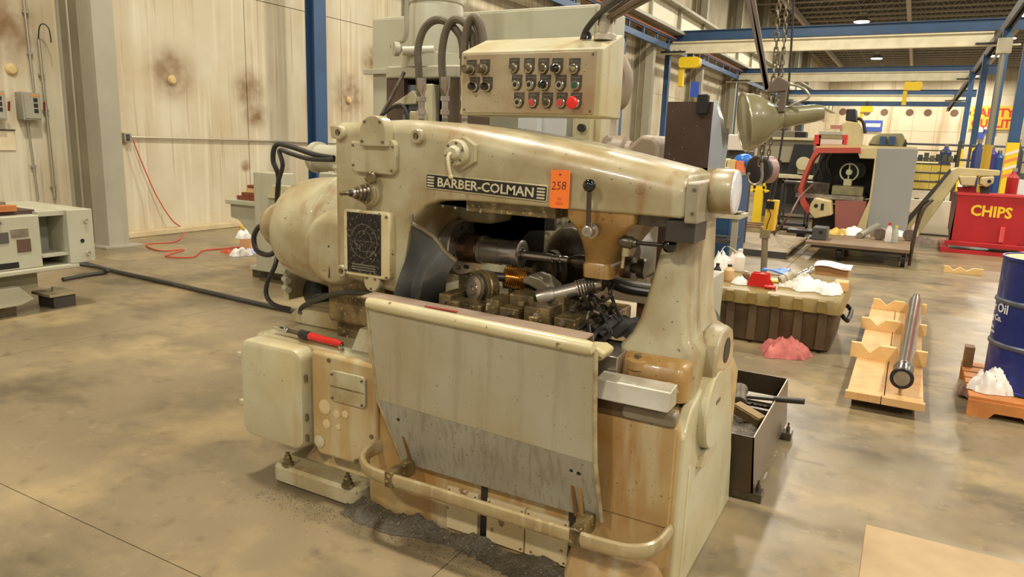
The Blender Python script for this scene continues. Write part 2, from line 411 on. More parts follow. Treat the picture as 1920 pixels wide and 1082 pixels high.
# wall columns
def column(y, n):
    g = mat('column_grey', (0, 0, 0))
    root = thing('wall_column', ['pale grey steel column nearest the camera on the left wall', 'grey building column on the left wall behind the hobbing machine'][min(n, 1)] if n < 2 else 'grey building column along the left wall of the far hall', 'column', (-10.0, y, 0), 'building columns along the left wall' if n >= 2 else None)
    M().box(-9.66, -9.62, y, y + 0.30, 0, CEIL).build('flange', g, root, bev=0.006)
    M().box(-10.42, -10.38, y, y + 0.30, 0, CEIL).build('flange', g, root)
    M().box(-10.38, -9.66, y + 0.11, y + 0.15, 0, CEIL).build('web', g, root)
    M().box(-9.95, -9.66, y - 0.0, y + 0.10, 0, CEIL).build('side_plate', g, root, bev=0.01)
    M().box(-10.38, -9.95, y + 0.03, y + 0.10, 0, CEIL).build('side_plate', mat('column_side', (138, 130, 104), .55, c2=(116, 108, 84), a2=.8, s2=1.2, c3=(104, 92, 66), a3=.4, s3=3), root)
    M().tube([(-10.18, y + 0.02, 0.3), (-10.18, y + 0.02, 9)], 0.018, 8, 1).build('riser_pipe', conduit, root)
    M().box(-10.05, -9.5, y - 0.12, y + 0.42, 0, 0.03).build('base_plate', g, root, bev=0.004)
for n, yy in enumerate((5.99, 13.6, 21.2, 28.8, 36.4, 44.0, 51.6, 59.2, 66.8, 74.4)):
    column(yy, n)

# crane runway girder carried on the wall columns (white panelled girder with grey flanges)
rg = structure(M().box(-9.55, -9.50, 8, 98, 6.35, 7.25).build('trim_1', cream_paint, smooth=False, at=(-9.5, 0, 6)))
M().box(-9.75, -9.15, 8, 98, 7.25, 7.36).build('flange', grey_paint, rg, smooth=False)
M().box(-9.75, -9.15, 8, 98, 6.24, 6.35).build('flange', grey_paint, rg, smooth=False)
yy = 8.5
while yy < 97:
    M().box(-9.50, -9.36, yy, yy + 0.12, 6.35, 7.25).build('stiffener', grey_paint, rg, smooth=False); yy += 3.8

# free standing workstation cranes
def runway(x, z, y0, y1, label):
    r = thing('crane_runway', label, 'crane rail', (x, y0, z - 0.2))
    M().box(x - 0.06, x + 0.06, y0, y1, z - 0.10, z + 0.12).build('rail', blue_paint, r, bev=0.01)
    yy = y0 + 0.6
    t = M()
    while yy < y1:
        t.box(x - 0.03, x + 0.03, yy - 0.04, yy + 0.04, z + 0.12, z + 0.36); yy += 1.6
    t.build('hanger_rods', blue_paint, r)
    M().box(x - 0.05, x + 0.05, y0, y1, z + 0.36, z + 0.44).build('upper_chord', blue_paint, r)
    return r
r1 = runway(-9.5, 5.62, 10.5, 75, 'blue crane runway rail beside the left wall')
M().box(-9.62, -9.50, 12, 60, 5.98, 6.14).build('conductor_bar', orange_paint, r1)
r2 = thing('crane_runway', 'dark crane runway rail crossing the upper right corner', 'crane rail', (1.9, 12, 5.2))
M().box(1.84, 1.90, 14, 75, 5.42, 5.72).build('rail', dark_grey_paint, r2)
M().box(1.98, 2.04, 14, 75, 5.42, 5.72).build('rail', dark_grey_paint, r2)
yy = 14.2
while yy < 74: M().box(1.905, 1.975, yy, yy + 0.08, 5.5, 5.58).build('tie_plate', dark_grey_paint, r2, smooth=False); yy += 1.2
def bridge(y, n):
    lab = ['long cream crane bridge beam nearest, spanning below the roof', 'second cream crane bridge beam, behind the longest one', 'small far cream crane bridge beam above the red lathe'][n]
    r = thing('crane_bridge', lab, 'crane beam', (-3.8, y, 5.3), local=False)
    z = 5.36
    M().box(-9.4, 1.80, y - 0.05, y + 0.05, z + 0.05, z + 0.42).build('web', cream_paint, r)
    M().box(-10.1, 2.6, y - 0.13, y + 0.13, z, z + 0.045).build('lower_flange', cream_paint, r)
    M().box(-9.3, 1.8, y - 0.13, y + 0.13, z + 0.42, z + 0.47).build('upper_flange', cream_paint, r)
    for x in (-9.3, 1.75):
        e = M().box(x - 0.45, x + 0.55, y - 0.2, y + 0.2, z + 0.05, z + 0.10).build('end_truck', black, r)
        for q in (-0.25, 0, 0.25): M().cyl((x + q + .1, y - 0.2, z + 0.12), (x + q + .1, y - 0.14, z + 0.12), 0.035, n=12).build('wheel', steel, e)
for n, yy in enumerate((30.3, 43.6, 60.3)): bridge(yy, n)
def portal(y, n, z, ww):
    lab = ['nearest blue cross beam under the roof, highest in view', 'second blue crane cross beam below the cream beams', 'third blue crane cross beam far down the hall', 'farthest blue crane cross beam'][n]
    r = thing('crane_portal', lab, 'crane frame', (-3.8, y, 0))
    M().box(-9.75, 3.2, y - 0.12, y - 0.09, z, z + ww).build('web', blue_paint, r)
    M().box(-9.75, 3.2, y - 0.22, y, z - 0.03, z).build('flange', blue_paint, r)
    M().box(-9.75, 3.2, y - 0.22, y, z + ww, z + ww + 0.03).build('flange', blue_paint, r)
    M().box(-9.93, -9.72, y - 0.22, y + 0.02, 0, z).build('post', blue_paint, r)
for n, (yy, z, ww) in enumerate(((31.5, 6.05, 0.34), (45.2, 5.82, 0.4), (62.0, 5.82, 0.45), (74.0, 5.82, 0.5))): portal(yy, n, z, ww)
p = thing('crane_post', 'dark blue steel crane post standing behind the hobbing machine', 'post', (-9.8, 10.3, 0))
M().box(-9.92, -9.90, 10.12, 10.42, 0.02, 6.0).build('flange', blue_paint, p)
M().box(-9.72, -9.70, 10.12, 10.42, 0.02, 6.0).build('flange', blue_paint, p)
M().box(-9.90, -9.72, 10.26, 10.28, 0.02, 6.0).build('web', blue_paint, p)
M().box(-10.0, -9.6, 10.05, 10.5, 0, 0.02).build('base_plate', blue_paint, p)
for n, yy in enumerate((20.2, 25.8)):
    q = thing('crane_post', ['blue crane post against the wall right of the control pendant', 'blue crane post beside the yellow hoist'][n], 'post', (-9.8, yy, 0))
    M().box(-9.92, -9.70, yy - 0.15, yy + 0.1, 0.02, 5.5).build('tube', blue_paint, q, bev=0.01)
    M().box(-10.0, -9.6, yy - 0.2, yy + 0.2, 0, 0.02).build('base_plate', blue_paint, q)
# right hand posts with yellow feet and red-white bands
stripe = mat('stripe_white', (232, 226, 214), 0.5)
for n, (px, py, Y) in enumerate(((1889, 330, 20.6), (1850, 300, 27.0), (1821, 290, 34.0), (1800, 290, 40.5))):
    b0 = pt(px, py, Y=Y); x = b0.x
    r = thing('crane_post', ['nearest blue crane post with yellow foot behind the red bin', 'second blue crane post with yellow foot right of the red lathe', 'third blue crane post with yellow foot right of the red lathe', 'fourth and farthest yellow footed crane post'][n], 'post', (x, Y, 0))
    M().box(x - 0.11, x + 0.11, Y - 0.11, Y + 0.11, 2.0, 5.5).build('shaft', blue_paint, r, bev=0.01)
    f = M().box(x - 0.125, x + 0.125, Y - 0.125, Y + 0.125, 0.0, 2.0).build('yellow_sleeve', yellow_paint, r, bev=0.01)
    if n in (0, 2):
        for q in range(4):
            M().prism([(x - 0.127, 1.18 + q * .17), (x + 0.127, 1.28 + q * .17), (x + 0.127, 1.35 + q * .17), (x - 0.127, 1.25 + q * .17)], 'xz', Y - 0.132, Y - 0.125).build('stripe', stripe if q % 2 else mat('stripe_orange', (232, 140, 84), .5), f, smooth=False)
    M().box(x - 0.2, x + 0.2, Y - 0.2, Y + 0.2, 0, 0.02).build('base_plate', blue_paint, r)
gp = pt(1880, 100, Y=21.6); gb = pt(1850, 290, Y=21.6)
r = thing('crane_post', 'slim bare grey steel post reaching up to the cream beam', 'post', (gb.x, 21.6, 0))
M().cyl((gb.x, 21.6, 1.95), (gb.x, 21.6, gp.z), 0.055).build('tube', conduit, r)
M().cyl((gb.x, 21.6, 0), (gb.x, 21.6, 1.95), 0.10).build('yellow_sleeve', mat('faded_yellow', (216, 178, 60), 0.5), r)
M().box(gb.x - 0.15, gb.x + 0.15, 21.5, 21.7, gp.z, gp.z + 0.35).build('cap_bracket', cream_paint, r)
# hoists on the bridges
def hoist(px, py, Y, lab, blue=False):
    c = pt(px, py, Y=Y)
    r = thing('chain_hoist', lab, 'hoist', (c.x, Y, c.z - 0.9), 'yellow hoists under the cranes')
    M().prism(rrect(c.x - 0.42, c.x + 0.42, c.z - 0.2, c.z + 0.22, 0.12), 'xz', Y - 0.2, Y + 0.2).build('motor', yellow_paint, r)
    M().box(c.x - 0.12, c.x + 0.12, Y - 0.1, Y + 0.1, c.z + 0.2, 5.4).build('trolley', black, r)
    M().box(c.x - 0.42, c.x - 0.22, Y - 0.1, Y + 0.1, c.z - 0.95, c.z - 0.2).build('chain_bag', yellow_paint, r, bev=0.03)
    if blue: M().box(c.x + 0.1, c.x + 0.45, Y - 0.02, Y + 0.02, c.z - 1.35, c.z - 0.75).build('tag_sheet', mat('blue_sheet', (60, 90, 190), 0.6), r)
hoist(1294, 118, 30.3, 'yellow chain hoist with blue tag near the left wall', True)
hoist(1712, 162, 43.6, 'yellow chain hoist hanging above the red lathe')
hoist(1625, 205, 60.3, 'farthest yellow chain hoist, tiny, against the end wall')
# signs on the end wall
sm = mat('sign_yellow', (236, 196, 60), 0.6); sr = mat('sign_red', (214, 60, 50), 0.6)
c = pt(1864, 221, Y=99.9)
r = thing('wall_sign', 'yellow sign with red capitals on the end wall', 'sign', (c.x, 99.9, c.z - 1.5))
M().box(c.x - 2.3, c.x + 2.3, 99.85, 99.95, c.z - 1.3, c.z + 1.3).build('board', sm, r)
M().text('SAFETY', 1.25, (c.x - 2.1, 99.84, c.z + 0.15), (1, 0, 0), (0, 0, 1), bold=0.04, sx=.95).text('QUALITY', 1.25, (c.x - 2.15, 99.84, c.z - 1.05), (1, 0, 0), (0, 0, 1), bold=0.04, sx=.85).build('lettering', sr, r, smooth=False)
sb = mat('sign_blue', (64, 92, 186), 0.6)
for (px, py, w, h, lab) in ((1637, 236, 1.0, 0.65, 'small blue and white sign on the end wall above the red lathe'), (1854, 241, 0.7, 0.5, 'small blue sign below the yellow wall sign'), (1836, 245, 0.5, 0.9, 'small red and white notice left of the blue sign')):
    c = pt(px, py, Y=99.9)
    r = thing('wall_sign', lab, 'sign', (c.x, 99.9, c.z - h))
    M().box(c.x - w, c.x + w, 99.86, 99.95, c.z - h, c.z + h).build('board', sb if 'blue' in lab else sr, r)
    M().box(c.x - w * .8, c.x + w * .8, 99.84, 99.86, c.z - h * 0.2, c.z + h * 0.45).build('print', stripe, r)
# --- left wall fittings
def wall_box(px0, py0, px1, py1, lab, X=-10.25):
    a = pt(px0, py0, X=X); b = pt(px1, py1, X=X)
    r = thing('disconnect_switch', lab, 'electrical box', (-10.42, (a.y + b.y) / 2, b.z))
    M().prism(rrect(a.y, b.y, b.z, a.z, 0.01), 'yz', -10.42, X).build('enclosure', grey_paint, r, bev=0.004)
    M().box(X, X + .012, a.y + .02, b.y - .02, b.z + .02, a.z - .03).build('cover', grey_paint, r, bev=0.003)
    M().box(X + .012, X + .016, b.y - .14, b.y - .03, a.z - .05, a.z - .03).build('warning_strip', mat('label_orange', (220, 130, 40), .5), r)
    for q in range(3):
        M().box(X + .012, X + .018, b.y - .10, b.y - .05, a.z - .12 - q * .07, a.z - .07 - q * .07).build('operator_window', black, r)
    M().bar((X + .02, b.y + .02, b.z + .12), (X + .03, b.y + .025, b.z + .24), .02, .02).build('switch_handle', mat('switch_red', (120, 40, 34), .5), r)
    return a, b
a1, b1 = wall_box(40, 172, 80, 226, 'grey disconnect switch box on the left wall beside the column')
a0, b0 = wall_box(-24, 168, 14, 226, 'grey disconnect switch box cut by the left edge of the photo')
def pipe(pts, r, lab, name='conduit', cat='conduit', m=conduit, clips=()):
    o = thing(name, lab, cat, pts[-1])
    M().tube(pts, r, 8, 3 if len(pts) > 2 else 1).build('pipe', m, o)
    for c in clips: M().obox(c, (0.03, 0.07, 0.03)).build('clip', m, o)
W = -10.385
pipe([pt(42, -20, X=W), pt(64, 172, X=W)], .016, 'straight conduit dropping from above into the left wall switch box', clips=(pt(48, 22, X=W), pt(57, 100, X=W)))
pipe([pt(52, 230, X=W), pt(72, 375, X=W)], .014, 'conduit leaving the bottom of the left wall switch box', clips=(pt(63, 312, X=W),))
pipe([pt(72, 74, X=W), pt(80, 150, X=W), pt(88, 220, X=W), pt(103, 372, X=W)], .02, 'conduit beside the grey column with capped top', clips=(pt(78, 140, X=W), pt(86, 208, X=W), pt(100, 350, X=W)))
pipe([pt(72, 74, X=W), pt(74, 50, X=-10.3), pt(82, 45, X=-10.25), pt(92, 55, X=-10.2), pt(96, 80, X=-10.2)], .008, 'black cable looping out of the capped conduit', 'cable', 'cable', rubber)
pipe([pt(202, -20, X=-10.05), pt(209, 95, X=-10.05), pt(220, 225, X=-10.05), pt(231, 355, X=-10.05)], .016, 'long thin conduit running down behind the pale column face', clips=(pt(209, 96, X=-10.03), pt(221, 226, X=-10.03), pt(224, 283, X=-10.03)))
pipe([pt(246, 257, X=W), pt(360, 260, X=W), pt(640, 268, X=W)], .016, 'horizontal conduit along the stained concrete wall')
a = pt(240, 258, X=-10.33)
r = thing('socket_box', 'small metal outlet box at the start of the horizontal conduit', 'electrical box', (-10.42, a.y, a.z - .06))
M().box(-10.42, -10.33, a.y - .055, a.y + .055, a.z - .07, a.z + .07).build('box', conduit, r, bev=.006)
M().box(-10.33, -10.325, a.y - .03, a.y + .03, a.z - .05, a.z + .05).build('face_plate', dark_steel, r)
red_cord = mat('orange_red_cord', (192, 84, 62), .6)
M().tube([pt(250, 262, X=-10.36), pt(258, 285, X=-10.34), pt(290, 360, X=-10.3), pt(322, 412, X=-10.2), pt(345, 431, Z=.02), pt(330, 452, Z=.012), pt(275, 458, Z=.012), pt(300, 470, Z=.012), pt(345, 468, Z=.012), pt(310, 480, Z=.012), pt(360, 482, Z=.012), pt(380, 470, Z=.012), pt(420, 466, Z=.012), pt(455, 462, Z=.012)], .010, 6, 6).build('extension_cord', red_cord)
tag(bpy.data.objects['extension_cord'], 'orange red extension cord hanging from the wall box and coiled on the floor', 'cord')
a = pt(0, 258, X=-10.4); b = pt(30, 282, X=-10.4)
r = thing('wall_notice', 'blank cream notice sheet below the switch boxes at the left edge', 'notice', (-10.4, b.y - .3, b.z))
M().box(-10.42, -10.40, a.y - .35, b.y, b.z, a.z + .09).build('sheet', mat('notice_paper', (226, 214, 178), .7, c2=(206, 186, 140), s2=4), r)
M().box(-10.42, -10.385, a.y - .36, b.y + .01, a.z + .09, a.z + .11).build('top_strip', dark_steel, r)
# cable trunk lying on the floor
M().tube([pt(150, 490, Z=.06), pt(200, 505, Z=.03), pt(300, 527, Z=.025), pt(400, 550, Z=.025), pt(520, 577, Z=.025), pt(640, 600, Z=.025)], .024, 8, 3).build('floor_conduit', dark_grey_paint)
tag(bpy.data.objects['floor_conduit'], 'dark flexible conduit running across the floor to the hobbing machine', 'conduit')
M().tube([pt(118, 524, Z=.03), pt(160, 516, Z=.025), pt(196, 511, Z=.025), pt(200, 506, Z=.06), pt(180, 500, Z=.08), pt(140, 494, Z=.12)], .022, 8, 4).build('floor_conduit', dark_grey_paint)
tag(bpy.data.objects['floor_conduit.001'], 'short dark conduit looping under the open electrical cabinet at left', 'conduit')
# ================================================================ THE GEAR HOBBING MACHINE
mac = thing('gear_hobbing_machine', 'large oil-stained beige horizontal gear hobbing machine, nearest, with lettered nameplate', 'machine', (-1.3, 2.8, 0))
bolt_m = mat('bolt_head', (120, 108, 84), 0.4, 0.6)
def bolt(m, c, r=0.009, d=(0, -1, 0), h=0.006, n=6): m.cyl(c, Vector(c) + Vector(d) * h, r, n=n)
def bolts(parent, pts, r=0.007, d=(0, -1, 0), h=0.006, m=None):
    for c in pts:
        b = M(); bolt(b, c, r, d, h); b.build('bolt', m or bolt_m, parent)
# bed ---------------------------------------------------------
bed = M().prism([(-1.97, 0.0), (-0.60, 0.0), (-0.585, 0.05), (-0.585, 0.66), (-0.62, 0.735), (-0.78, 0.75), (-1.97, 0.75)], 'xz', 2.335, 3.28).build('bed', paint_stain, mac, bev=0.02)
M().box(-1.10, -0.60, 2.325, 2.345, 0.32, 0.70).build('front_panel', paint_stain, bed, bev=0.008)
# pocket with rounded lip at top right of the bed front
M().loft([[(x, 2.36 - 0.05 * (1 - t), z0 + t * 0.0) for x, z0 in rrect(-0.80, -0.60, 0.70, 0.755, 0.02)] for t in (0, 1)]).build('coolant_pocket', mat('pocket_grey', (128, 118, 96), .3, c2=(90, 80, 60), s2=8), mac, bev=0.012)
# white lower cover plates with dark gaps
for n, (xa, xb) in enumerate(((840, 898), (915, 986), (988, 1068))):
    z = 0.23; a = pt(xa, 900 + (xa - 840) * .31, Y=2.325); b = pt(xb, 900 + (xb - 840) * .31, Y=2.325)
    pl = M().prism(rrect(a.x, b.x, 0.045, 0.235, 0.004), 'xz', 2.318, 2.335).build('cover_plate', mat('cream_plate', (204, 188, 150), .45, c2=(186, 160, 112), s2=6, c4=(122, 92, 50), s4=20, thr4=.66), mac, bev=0.003)
    bolts(pl, [(a.x + .012, 2.318, .22), (b.x - .012, 2.318, .22), (b.x - .012, 2.318, .06)], .005, h=.003)
for xa in (906, 1072):
    a = pt(xa, 980, Y=2.33); M().box(a.x - .014, a.x + .014, 2.33, 2.338, 0.02, 0.29).build('gap_strip', black, mac)
M().loft([[(x, y, 0.0) for x, y in rrect(-.99, -.60, 2.27, 3.30, .05)], [(x, y, 0.10) for x, y in rrect(-.98, -.60, 2.29, 3.30, .05)], [(x, y, 0.17) for x, y in rrect(-.98, -.602, 2.335, 3.29, .05)]]).build('foot_flange', paint_stain, mac)
# base splay at left and mounting pad with bolts
M().loft([[(x, y, z) for x, y in rrect(x0, -1.93, y0, 3.1, .04)] for x0, y0, z in ((-2.44, 2.40, 0.09), (-2.40, 2.44, 0.16), (-2.33, 2.47, 0.24), (-2.30, 2.45, 0.34))]).build('base_splay', paint_stain, mac)
pad = M().loft([[(x, y, z) for x, y in rrect(-2.52 + i, -1.99 - i, 2.28 + i, 2.75, .045)] for z, i in ((0.015, .004), (0.02, 0), (0.085, 0), (0.10, .012))]).build('mounting_foot', paint, mac)
M().box(-2.50, -2.0, 2.30, 2.8, 0, .016).build('shim', dark_steel, mac)
for c in (pt(540, 872, Z=.10), pt(652, 912, Z=.10)):
    b = M().cyl((c.x, c.y, .10), (c.x, c.y, .112), .028).cyl((c.x, c.y, .112), (c.x, c.y, .135), .020, n=6).cyl((c.x, c.y, .135), (c.x, c.y, .15), .015, n=6).cyl((c.x, c.y, .15), (c.x, c.y, .165), .009)
    b.build('anchor_bolt', oily, pad)
# gear box at the left --------------------------------------------
gb_ = M().prism([(-2.70, .20), (-2.30, .20), (-1.93, .21), (-1.93, .70), (-2.70, .70)], 'xz', 2.36, 3.05).build('gear_box', paint, mac, bev=0.03)
a = pt(467, 650, Y=2.30); b = pt(585, 838, Y=2.30)
def door_rings(y, i): return [(x, y, z) for x, z in rrect(-2.705 + i, -2.305 - i, .205 + i, .688 - i, .055)]
dr = M().loft([door_rings(2.365, 0), door_rings(2.30, 0), door_rings(2.285, .006), door_rings(2.278, .02)]).build('gear_box_door', paint_light, mac)
for z in (.60, .36): M().box(-2.735, -2.69, 2.29, 2.315, z - .012, z + .012).build('latch', paint_light, dr, bev=.004)
for z in (.56, .37, .27): M().cyl((-2.298, 2.30, z - .015), (-2.298, 2.30, z + .015), .008).build('hinge', bolt_m, dr)
mid = M().prism([(-2.285, .235), (-2.24, .195), (-2.04, .20), (-1.90, .30), (-1.90, .685), (-2.285, .695)], 'xz', 2.315, 2.37).build('centre_cover', paint_stain, mac, bev=0.02)
bolts(mid, [(-2.17, 2.315, .665), (-2.26, 2.315, .24), (-2.02, 2.315, .22), (-1.93, 2.315, .36)], .010)
M().rev([(0, .03), (.006, .03), (.01, .02)], (-2.235, 2.315, .265), (0, -1, 0), 16).build('oil_plug', paint_light, mid)
for (x, z, r) in ((-2.2, .44, .035), (-2.19, .36, .022), (-2.13, .42, .02), (-2.08, .43, .018), (-2.12, .36, .014)):
    M().rev([(0, r), (.004, r * .96), (.005, r * .8)], (x, 2.315, z), (0, -1, 0), 20).build('worn_disc', mat('worn_patch', (206, 184, 138), .4), mid)
ip = M().prism(rrect(-2.155, -1.955, .485, .628, .02), 'xz', 2.300, 2.316).build('inspection_plate', paint, mac, bev=.004)
bolts(ip, [(-2.14, 2.30, .61), (-1.97, 2.30, .61), (-2.14, 2.30, .50), (-1.97, 2.30, .50)], .006)
M().box(-2.15, -1.96, 2.297, 2.301, .553, .557).build('crack_line', oily, ip)
# top of gear box: rounded casting, block and ledge
q = [(-2.72, .70)] + [(-2.72 + .30 * (1 - math.cos(t)), .70 + .12 * math.sin(t)) for t in [k * PI / 16 for k in range(1, 9)]] + [(-2.15, .83), (-2.15, .70)]
M().prism(q, 'xz', 2.60, 3.0).build('belt_guard', paint, mac, bev=.012)
M().box(-2.34, -2.08, 2.55, 2.95, .69, .80).box(-2.36, -2.06, 2.52, 2.97, .80, .83).build('pump_block', oily, mac, bev=.01)
M().prism([(2.40, .70), (2.55, .70), (2.55, .79), (2.46, .79)], 'yz', -2.12, -1.93).build('wedge_plate', paint, mac, bev=.006)
# ways and slides behind the guard
M().box(-1.95, -1.1, 2.36, 3.0, .75, .88).build('slide_base', oily, mac, bev=.01)
way = M().prism([(2.40, .70), (2.40, .80), (2.37, .82), (2.37, .90), (2.56, .91), (2.56, .82), (2.60, .80), (2.60, .70)], 'yz', -1.10, -.845).build('bed_way', steel, mac, bev=.004)
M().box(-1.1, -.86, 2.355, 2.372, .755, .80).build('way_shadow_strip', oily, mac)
M().sheet([[(-1.12 + .38 * i / 14, 2.50 + .16 * j, .93 + .014 * (i % 2) + .02 * (j == 1)) for j in range(3)] for i in range(15)], .006).build('bellows', rubber, mac)
dfl = M().prism([(2.262, .772), (2.285, .838), (2.36, .848), (2.36, .772)], 'yz', -.89, -.618)
dfl.build('deflector', mat('grey_bright_sheet', (196, 190, 172), .35, .4, c2=(160, 150, 126), s2=10), mac, bev=.004)
M().box(-.90, -.74, 2.32, 2.345, .70, .775).build('bracket_bar', mat('dirt_brown', (96, 72, 44), .4, c2=(60, 44, 28), s2=10), mac)
# right hand face: round cover and side cheek
dc = M().rev([(0, .152), (.05, .152), (.058, .146), (.060, .0)], (-.60, 2.66, .675), (1, 0, 0), 40).build('round_cover', paint_light, mac)
M().box(-.541, -.538, 2.64, 2.70, .70, .715).build('stamp', oily, dc)
M().prism([(2.55, .47), (2.80, .47), (2.76, .53), (2.60, .53)], 'yz', -.59, -.548).build('cover_foot', paint, mac, bev=.01)
M().prism([(2.60, .80), (2.76, .82), (3.02, .80), (3.05, .74), (3.24, .30), (3.31, .0), (2.345, .0), (2.345, .66), (2.42, .74)], 'yz', -.62, -.575).build('side_cheek', paint_light, mac, bev=.012)
M().box(-.60, -.570, 2.44, 2.46, .02, .52).build('corner_rib', paint_light, mac, bev=.01)
# splash guard ------------------------------------------------
YG = 2.245
gm = M()
ul = [pt(690, 577, Y=YG), pt(702, 690, Y=YG), pt(709, 748, Y=YG)]; ur = [pt(1118, 660, Y=YG), pt(1116, 790, Y=YG), pt(1117, 868, Y=YG)]
rows = []
for a, b in zip(ul, ur): rows.append([a.lerp(b, k / 12) for k in range(13)])
gd = M().sheet(rows, .005).build('splash_guard', guard_metal, mac)
ll = [ul[2], pt(757, 866, Y=YG + .05)]; lr = [ur[2], pt(1128, 976, Y=YG + .05)]
M().sheet([[a.lerp(b, k / 12) for k in range(13)] for a, b in zip(ll, lr)], .005).build('lower_apron', mat('apron_sheet', (164, 162, 146), .38, .3, c2=(150, 140, 118), s2=4, c3=(124, 110, 86), a3=.4, s3=60, thr3=.50, c4=(98, 84, 62), s4=70, thr4=.68, squash=.05), gd)
eg = mat('worn_edge', (186, 174, 136), .35, .3, c2=(120, 92, 50), s2=20)
M().tube([p + Vector((0, -.004, 0)) for p in (ul + [ll[1]])], .007, 8, 1).build('edge_bead', eg, gd)
M().tube([p + Vector((0, -.004, 0)) for p in (ur + [lr[1]])], .009, 8, 1).build('edge_bead', eg, gd)
cream_worn = mat('worn_cream_rail', (204, 196, 160), .3, c2=(184, 164, 108), s2=5, c4=(110, 86, 44), s4=22, thr4=.66, bump=.06, bs=30, coat=.3)
ra = pt(688, 567, Y=YG - .005); rb = pt(1112, 654, Y=YG - .005)
rl = M().rev([(0, .012), (.008, .022), (.03, .026), ((rb - ra).length - .02, .026), ((rb - ra).length, .022), ((rb - ra).length + .01, .004)], ra, rb - ra, 18).build('top_roll', cream_worn, mac)
led = M().sheet([[Vector((-1.93 + 1.0 * k / 6, YG + .005, .995 - .022 * k / 6)), Vector((-1.93 + 1.0 * k / 6, YG + .09, 1.00 - .022 * k / 6)), Vector((-1.93 + 1.0 * k / 6, YG + .095, .96 - .022 * k / 6))] for k in range(7)], .006).build('top_ledge', mat('pinkish_metal', (188, 166, 146), .35, .4, c2=(160, 130, 100), s2=6), mac)
M().box(-1.62, -1.47, YG + .02, YG + .03, .996, 1.0).build('red_edge_mark', mat('red_mark', (168, 60, 44), .5), mac)
M().prism([(-.935, .955), (-.875, .96), (-.845, .945), (-.86, .915), (-.93, .90)], 'xz', YG, YG + .10).build('rail_end_cap', cream_worn, mac, bev=.012)
# drip slots on the apron
brn = mat('brown_stain', (112, 78, 34), .3)
def streak(pa, pb, w):
    a = pt(*pa, Y=YG + .02); b = pt(*pb, Y=YG + .045)
    return M().bar(a + Vector((0, -.004, 0)), b + Vector((0, -.012, 0)), w, .003, (0, 1, 0))
streak((748, 785), (772, 862), .012).build('oil_run', brn, gd); streak((1072, 878), (1082, 965), .014).build('oil_run', brn, gd); streak((1086, 884), (1094, 968), .014).build('oil_run', mat('pale_stain', (158, 118, 60), .3), gd)
for p in ((748, 785), (1072, 880), (1086, 886)):
    c = pt(*p, Y=YG + .012); M().rev([(0, .010), (.004, .010), (.006, .005)], c, (0, -1, 0), 12).build('slot_screw', black, gd)
# foot rail
YR = 2.16
fp = [Vector((-1.90, 2.34, .315)), Vector((-1.905, 2.26, .31)), Vector((-1.87, 2.19, .30)), Vector((-1.78, YR, .285)), Vector((-1.5, YR, .285)), Vector((-1.0, YR - .0, .285)), Vector((-.80, YR, .285)), Vector((-.68, 2.17, .29)), Vector((-.615, 2.22, .30)), Vector((-.60, 2.34, .305))]
fr = M().tube(fp, .017, 12, 5, flat=.032).build('foot_rail', mat('rail_bronze', (178, 162, 122), .3, .2, c2=(138, 108, 60), s2=6, c3=(208, 196, 160), s3=30, a3=.4, coat=.3), mac)
for x in (-1.70, -.88): M().box(x - .02, x + .02, YR - .022, 2.30, .255, .325).build('rail_clamp', oily, fr, bev=.006)
# head + overarm casting ---------------------------------------
def sec(x, zb, zt, y0, y1, r, rt=None):
    rt = rt or r; out = []
    for cy, cz, rr, s in ((y1 - rt, zt - rt, rt, 0), (y0 + rt, zt - rt, rt, 1), (y0 + r, zb + r, r, 2), (y1 - r, zb + r, r, 3)):
        for k in range(7):
            t = (s + k / 6) * PI / 2; out.append(Vector((x, cy + rr * math.cos(t), cz + rr * math.sin(t))))
    return out
YH = 2.42
S = [(-2.225, 1.10, 1.62, 2.50, 3.02, .05, .05), (-2.222, 1.04, 1.69, 2.45, 3.06, .05, .05), (-2.205, 1.02, 1.705, 2.42, 3.08, .05, .06), (-1.88, .98, 1.72, YH, 3.1, .04, .06),
     (-1.86, .98, 1.72, YH, 3.1, .04, .06), (-1.835, 1.10, 1.72, YH, 3.1, .04, .06), (-1.815, 1.23, 1.72, YH, 3.09, .04, .06), (-1.78, 1.32, 1.718, YH, 3.08, .03, .07), (-1.73, 1.375, 1.716, YH, 3.06, .02, .075), (-1.66, 1.402, 1.713, YH, 3.04, .015, .08),
     (-1.55, 1.41, 1.705, YH, 3.02, .012, .09), (-1.437, 1.41, 1.692, YH, 3.0, .012, .10), (-1.2, 1.41, 1.662, YH, 2.95, .012, .11), (-.95, 1.41, 1.620, YH, 2.90, .012, .11), (-.70, 1.41, 1.572, YH, 2.86, .012, .10), (-.675, 1.41, 1.56, YH, 2.85, .012, .09), (-.66, 1.415, 1.545, YH + .01, 2.84, .012, .08)]
head = M().loft([sec(*q) for q in S]).build('head_and_overarm', paint, mac, ang=50)
M().prism(rrect(2.415, 2.86, 1.395, 1.535, .01), 'yz', -.66, -.615).build('arm_end_plate', mat('end_grey', (172, 164, 140), .4, .2, c2=(140, 126, 96), s2=8), mac, bev=.006)
bolts(mac, [(-.632, 2.415, 1.51), (-.632, 2.415, 1.43)], .006)
ec = M().rev([(0, .074), (.01, .080), (.075, .080), (.08, .076)], (-.615, 2.60, 1.50), (1, 0, 0), 32).build('arm_end_cap', paint, mac)
M().rev([(0, .078), (.006, .074), (.012, .04), (.012, 0)], (-.536, 2.60, 1.50), (1, 0, 0), 32).build('cap_film', mat('clear_film', (226, 226, 224), .15, c2=(200, 200, 204), s2=18, bump=.5, bs=25), ec)
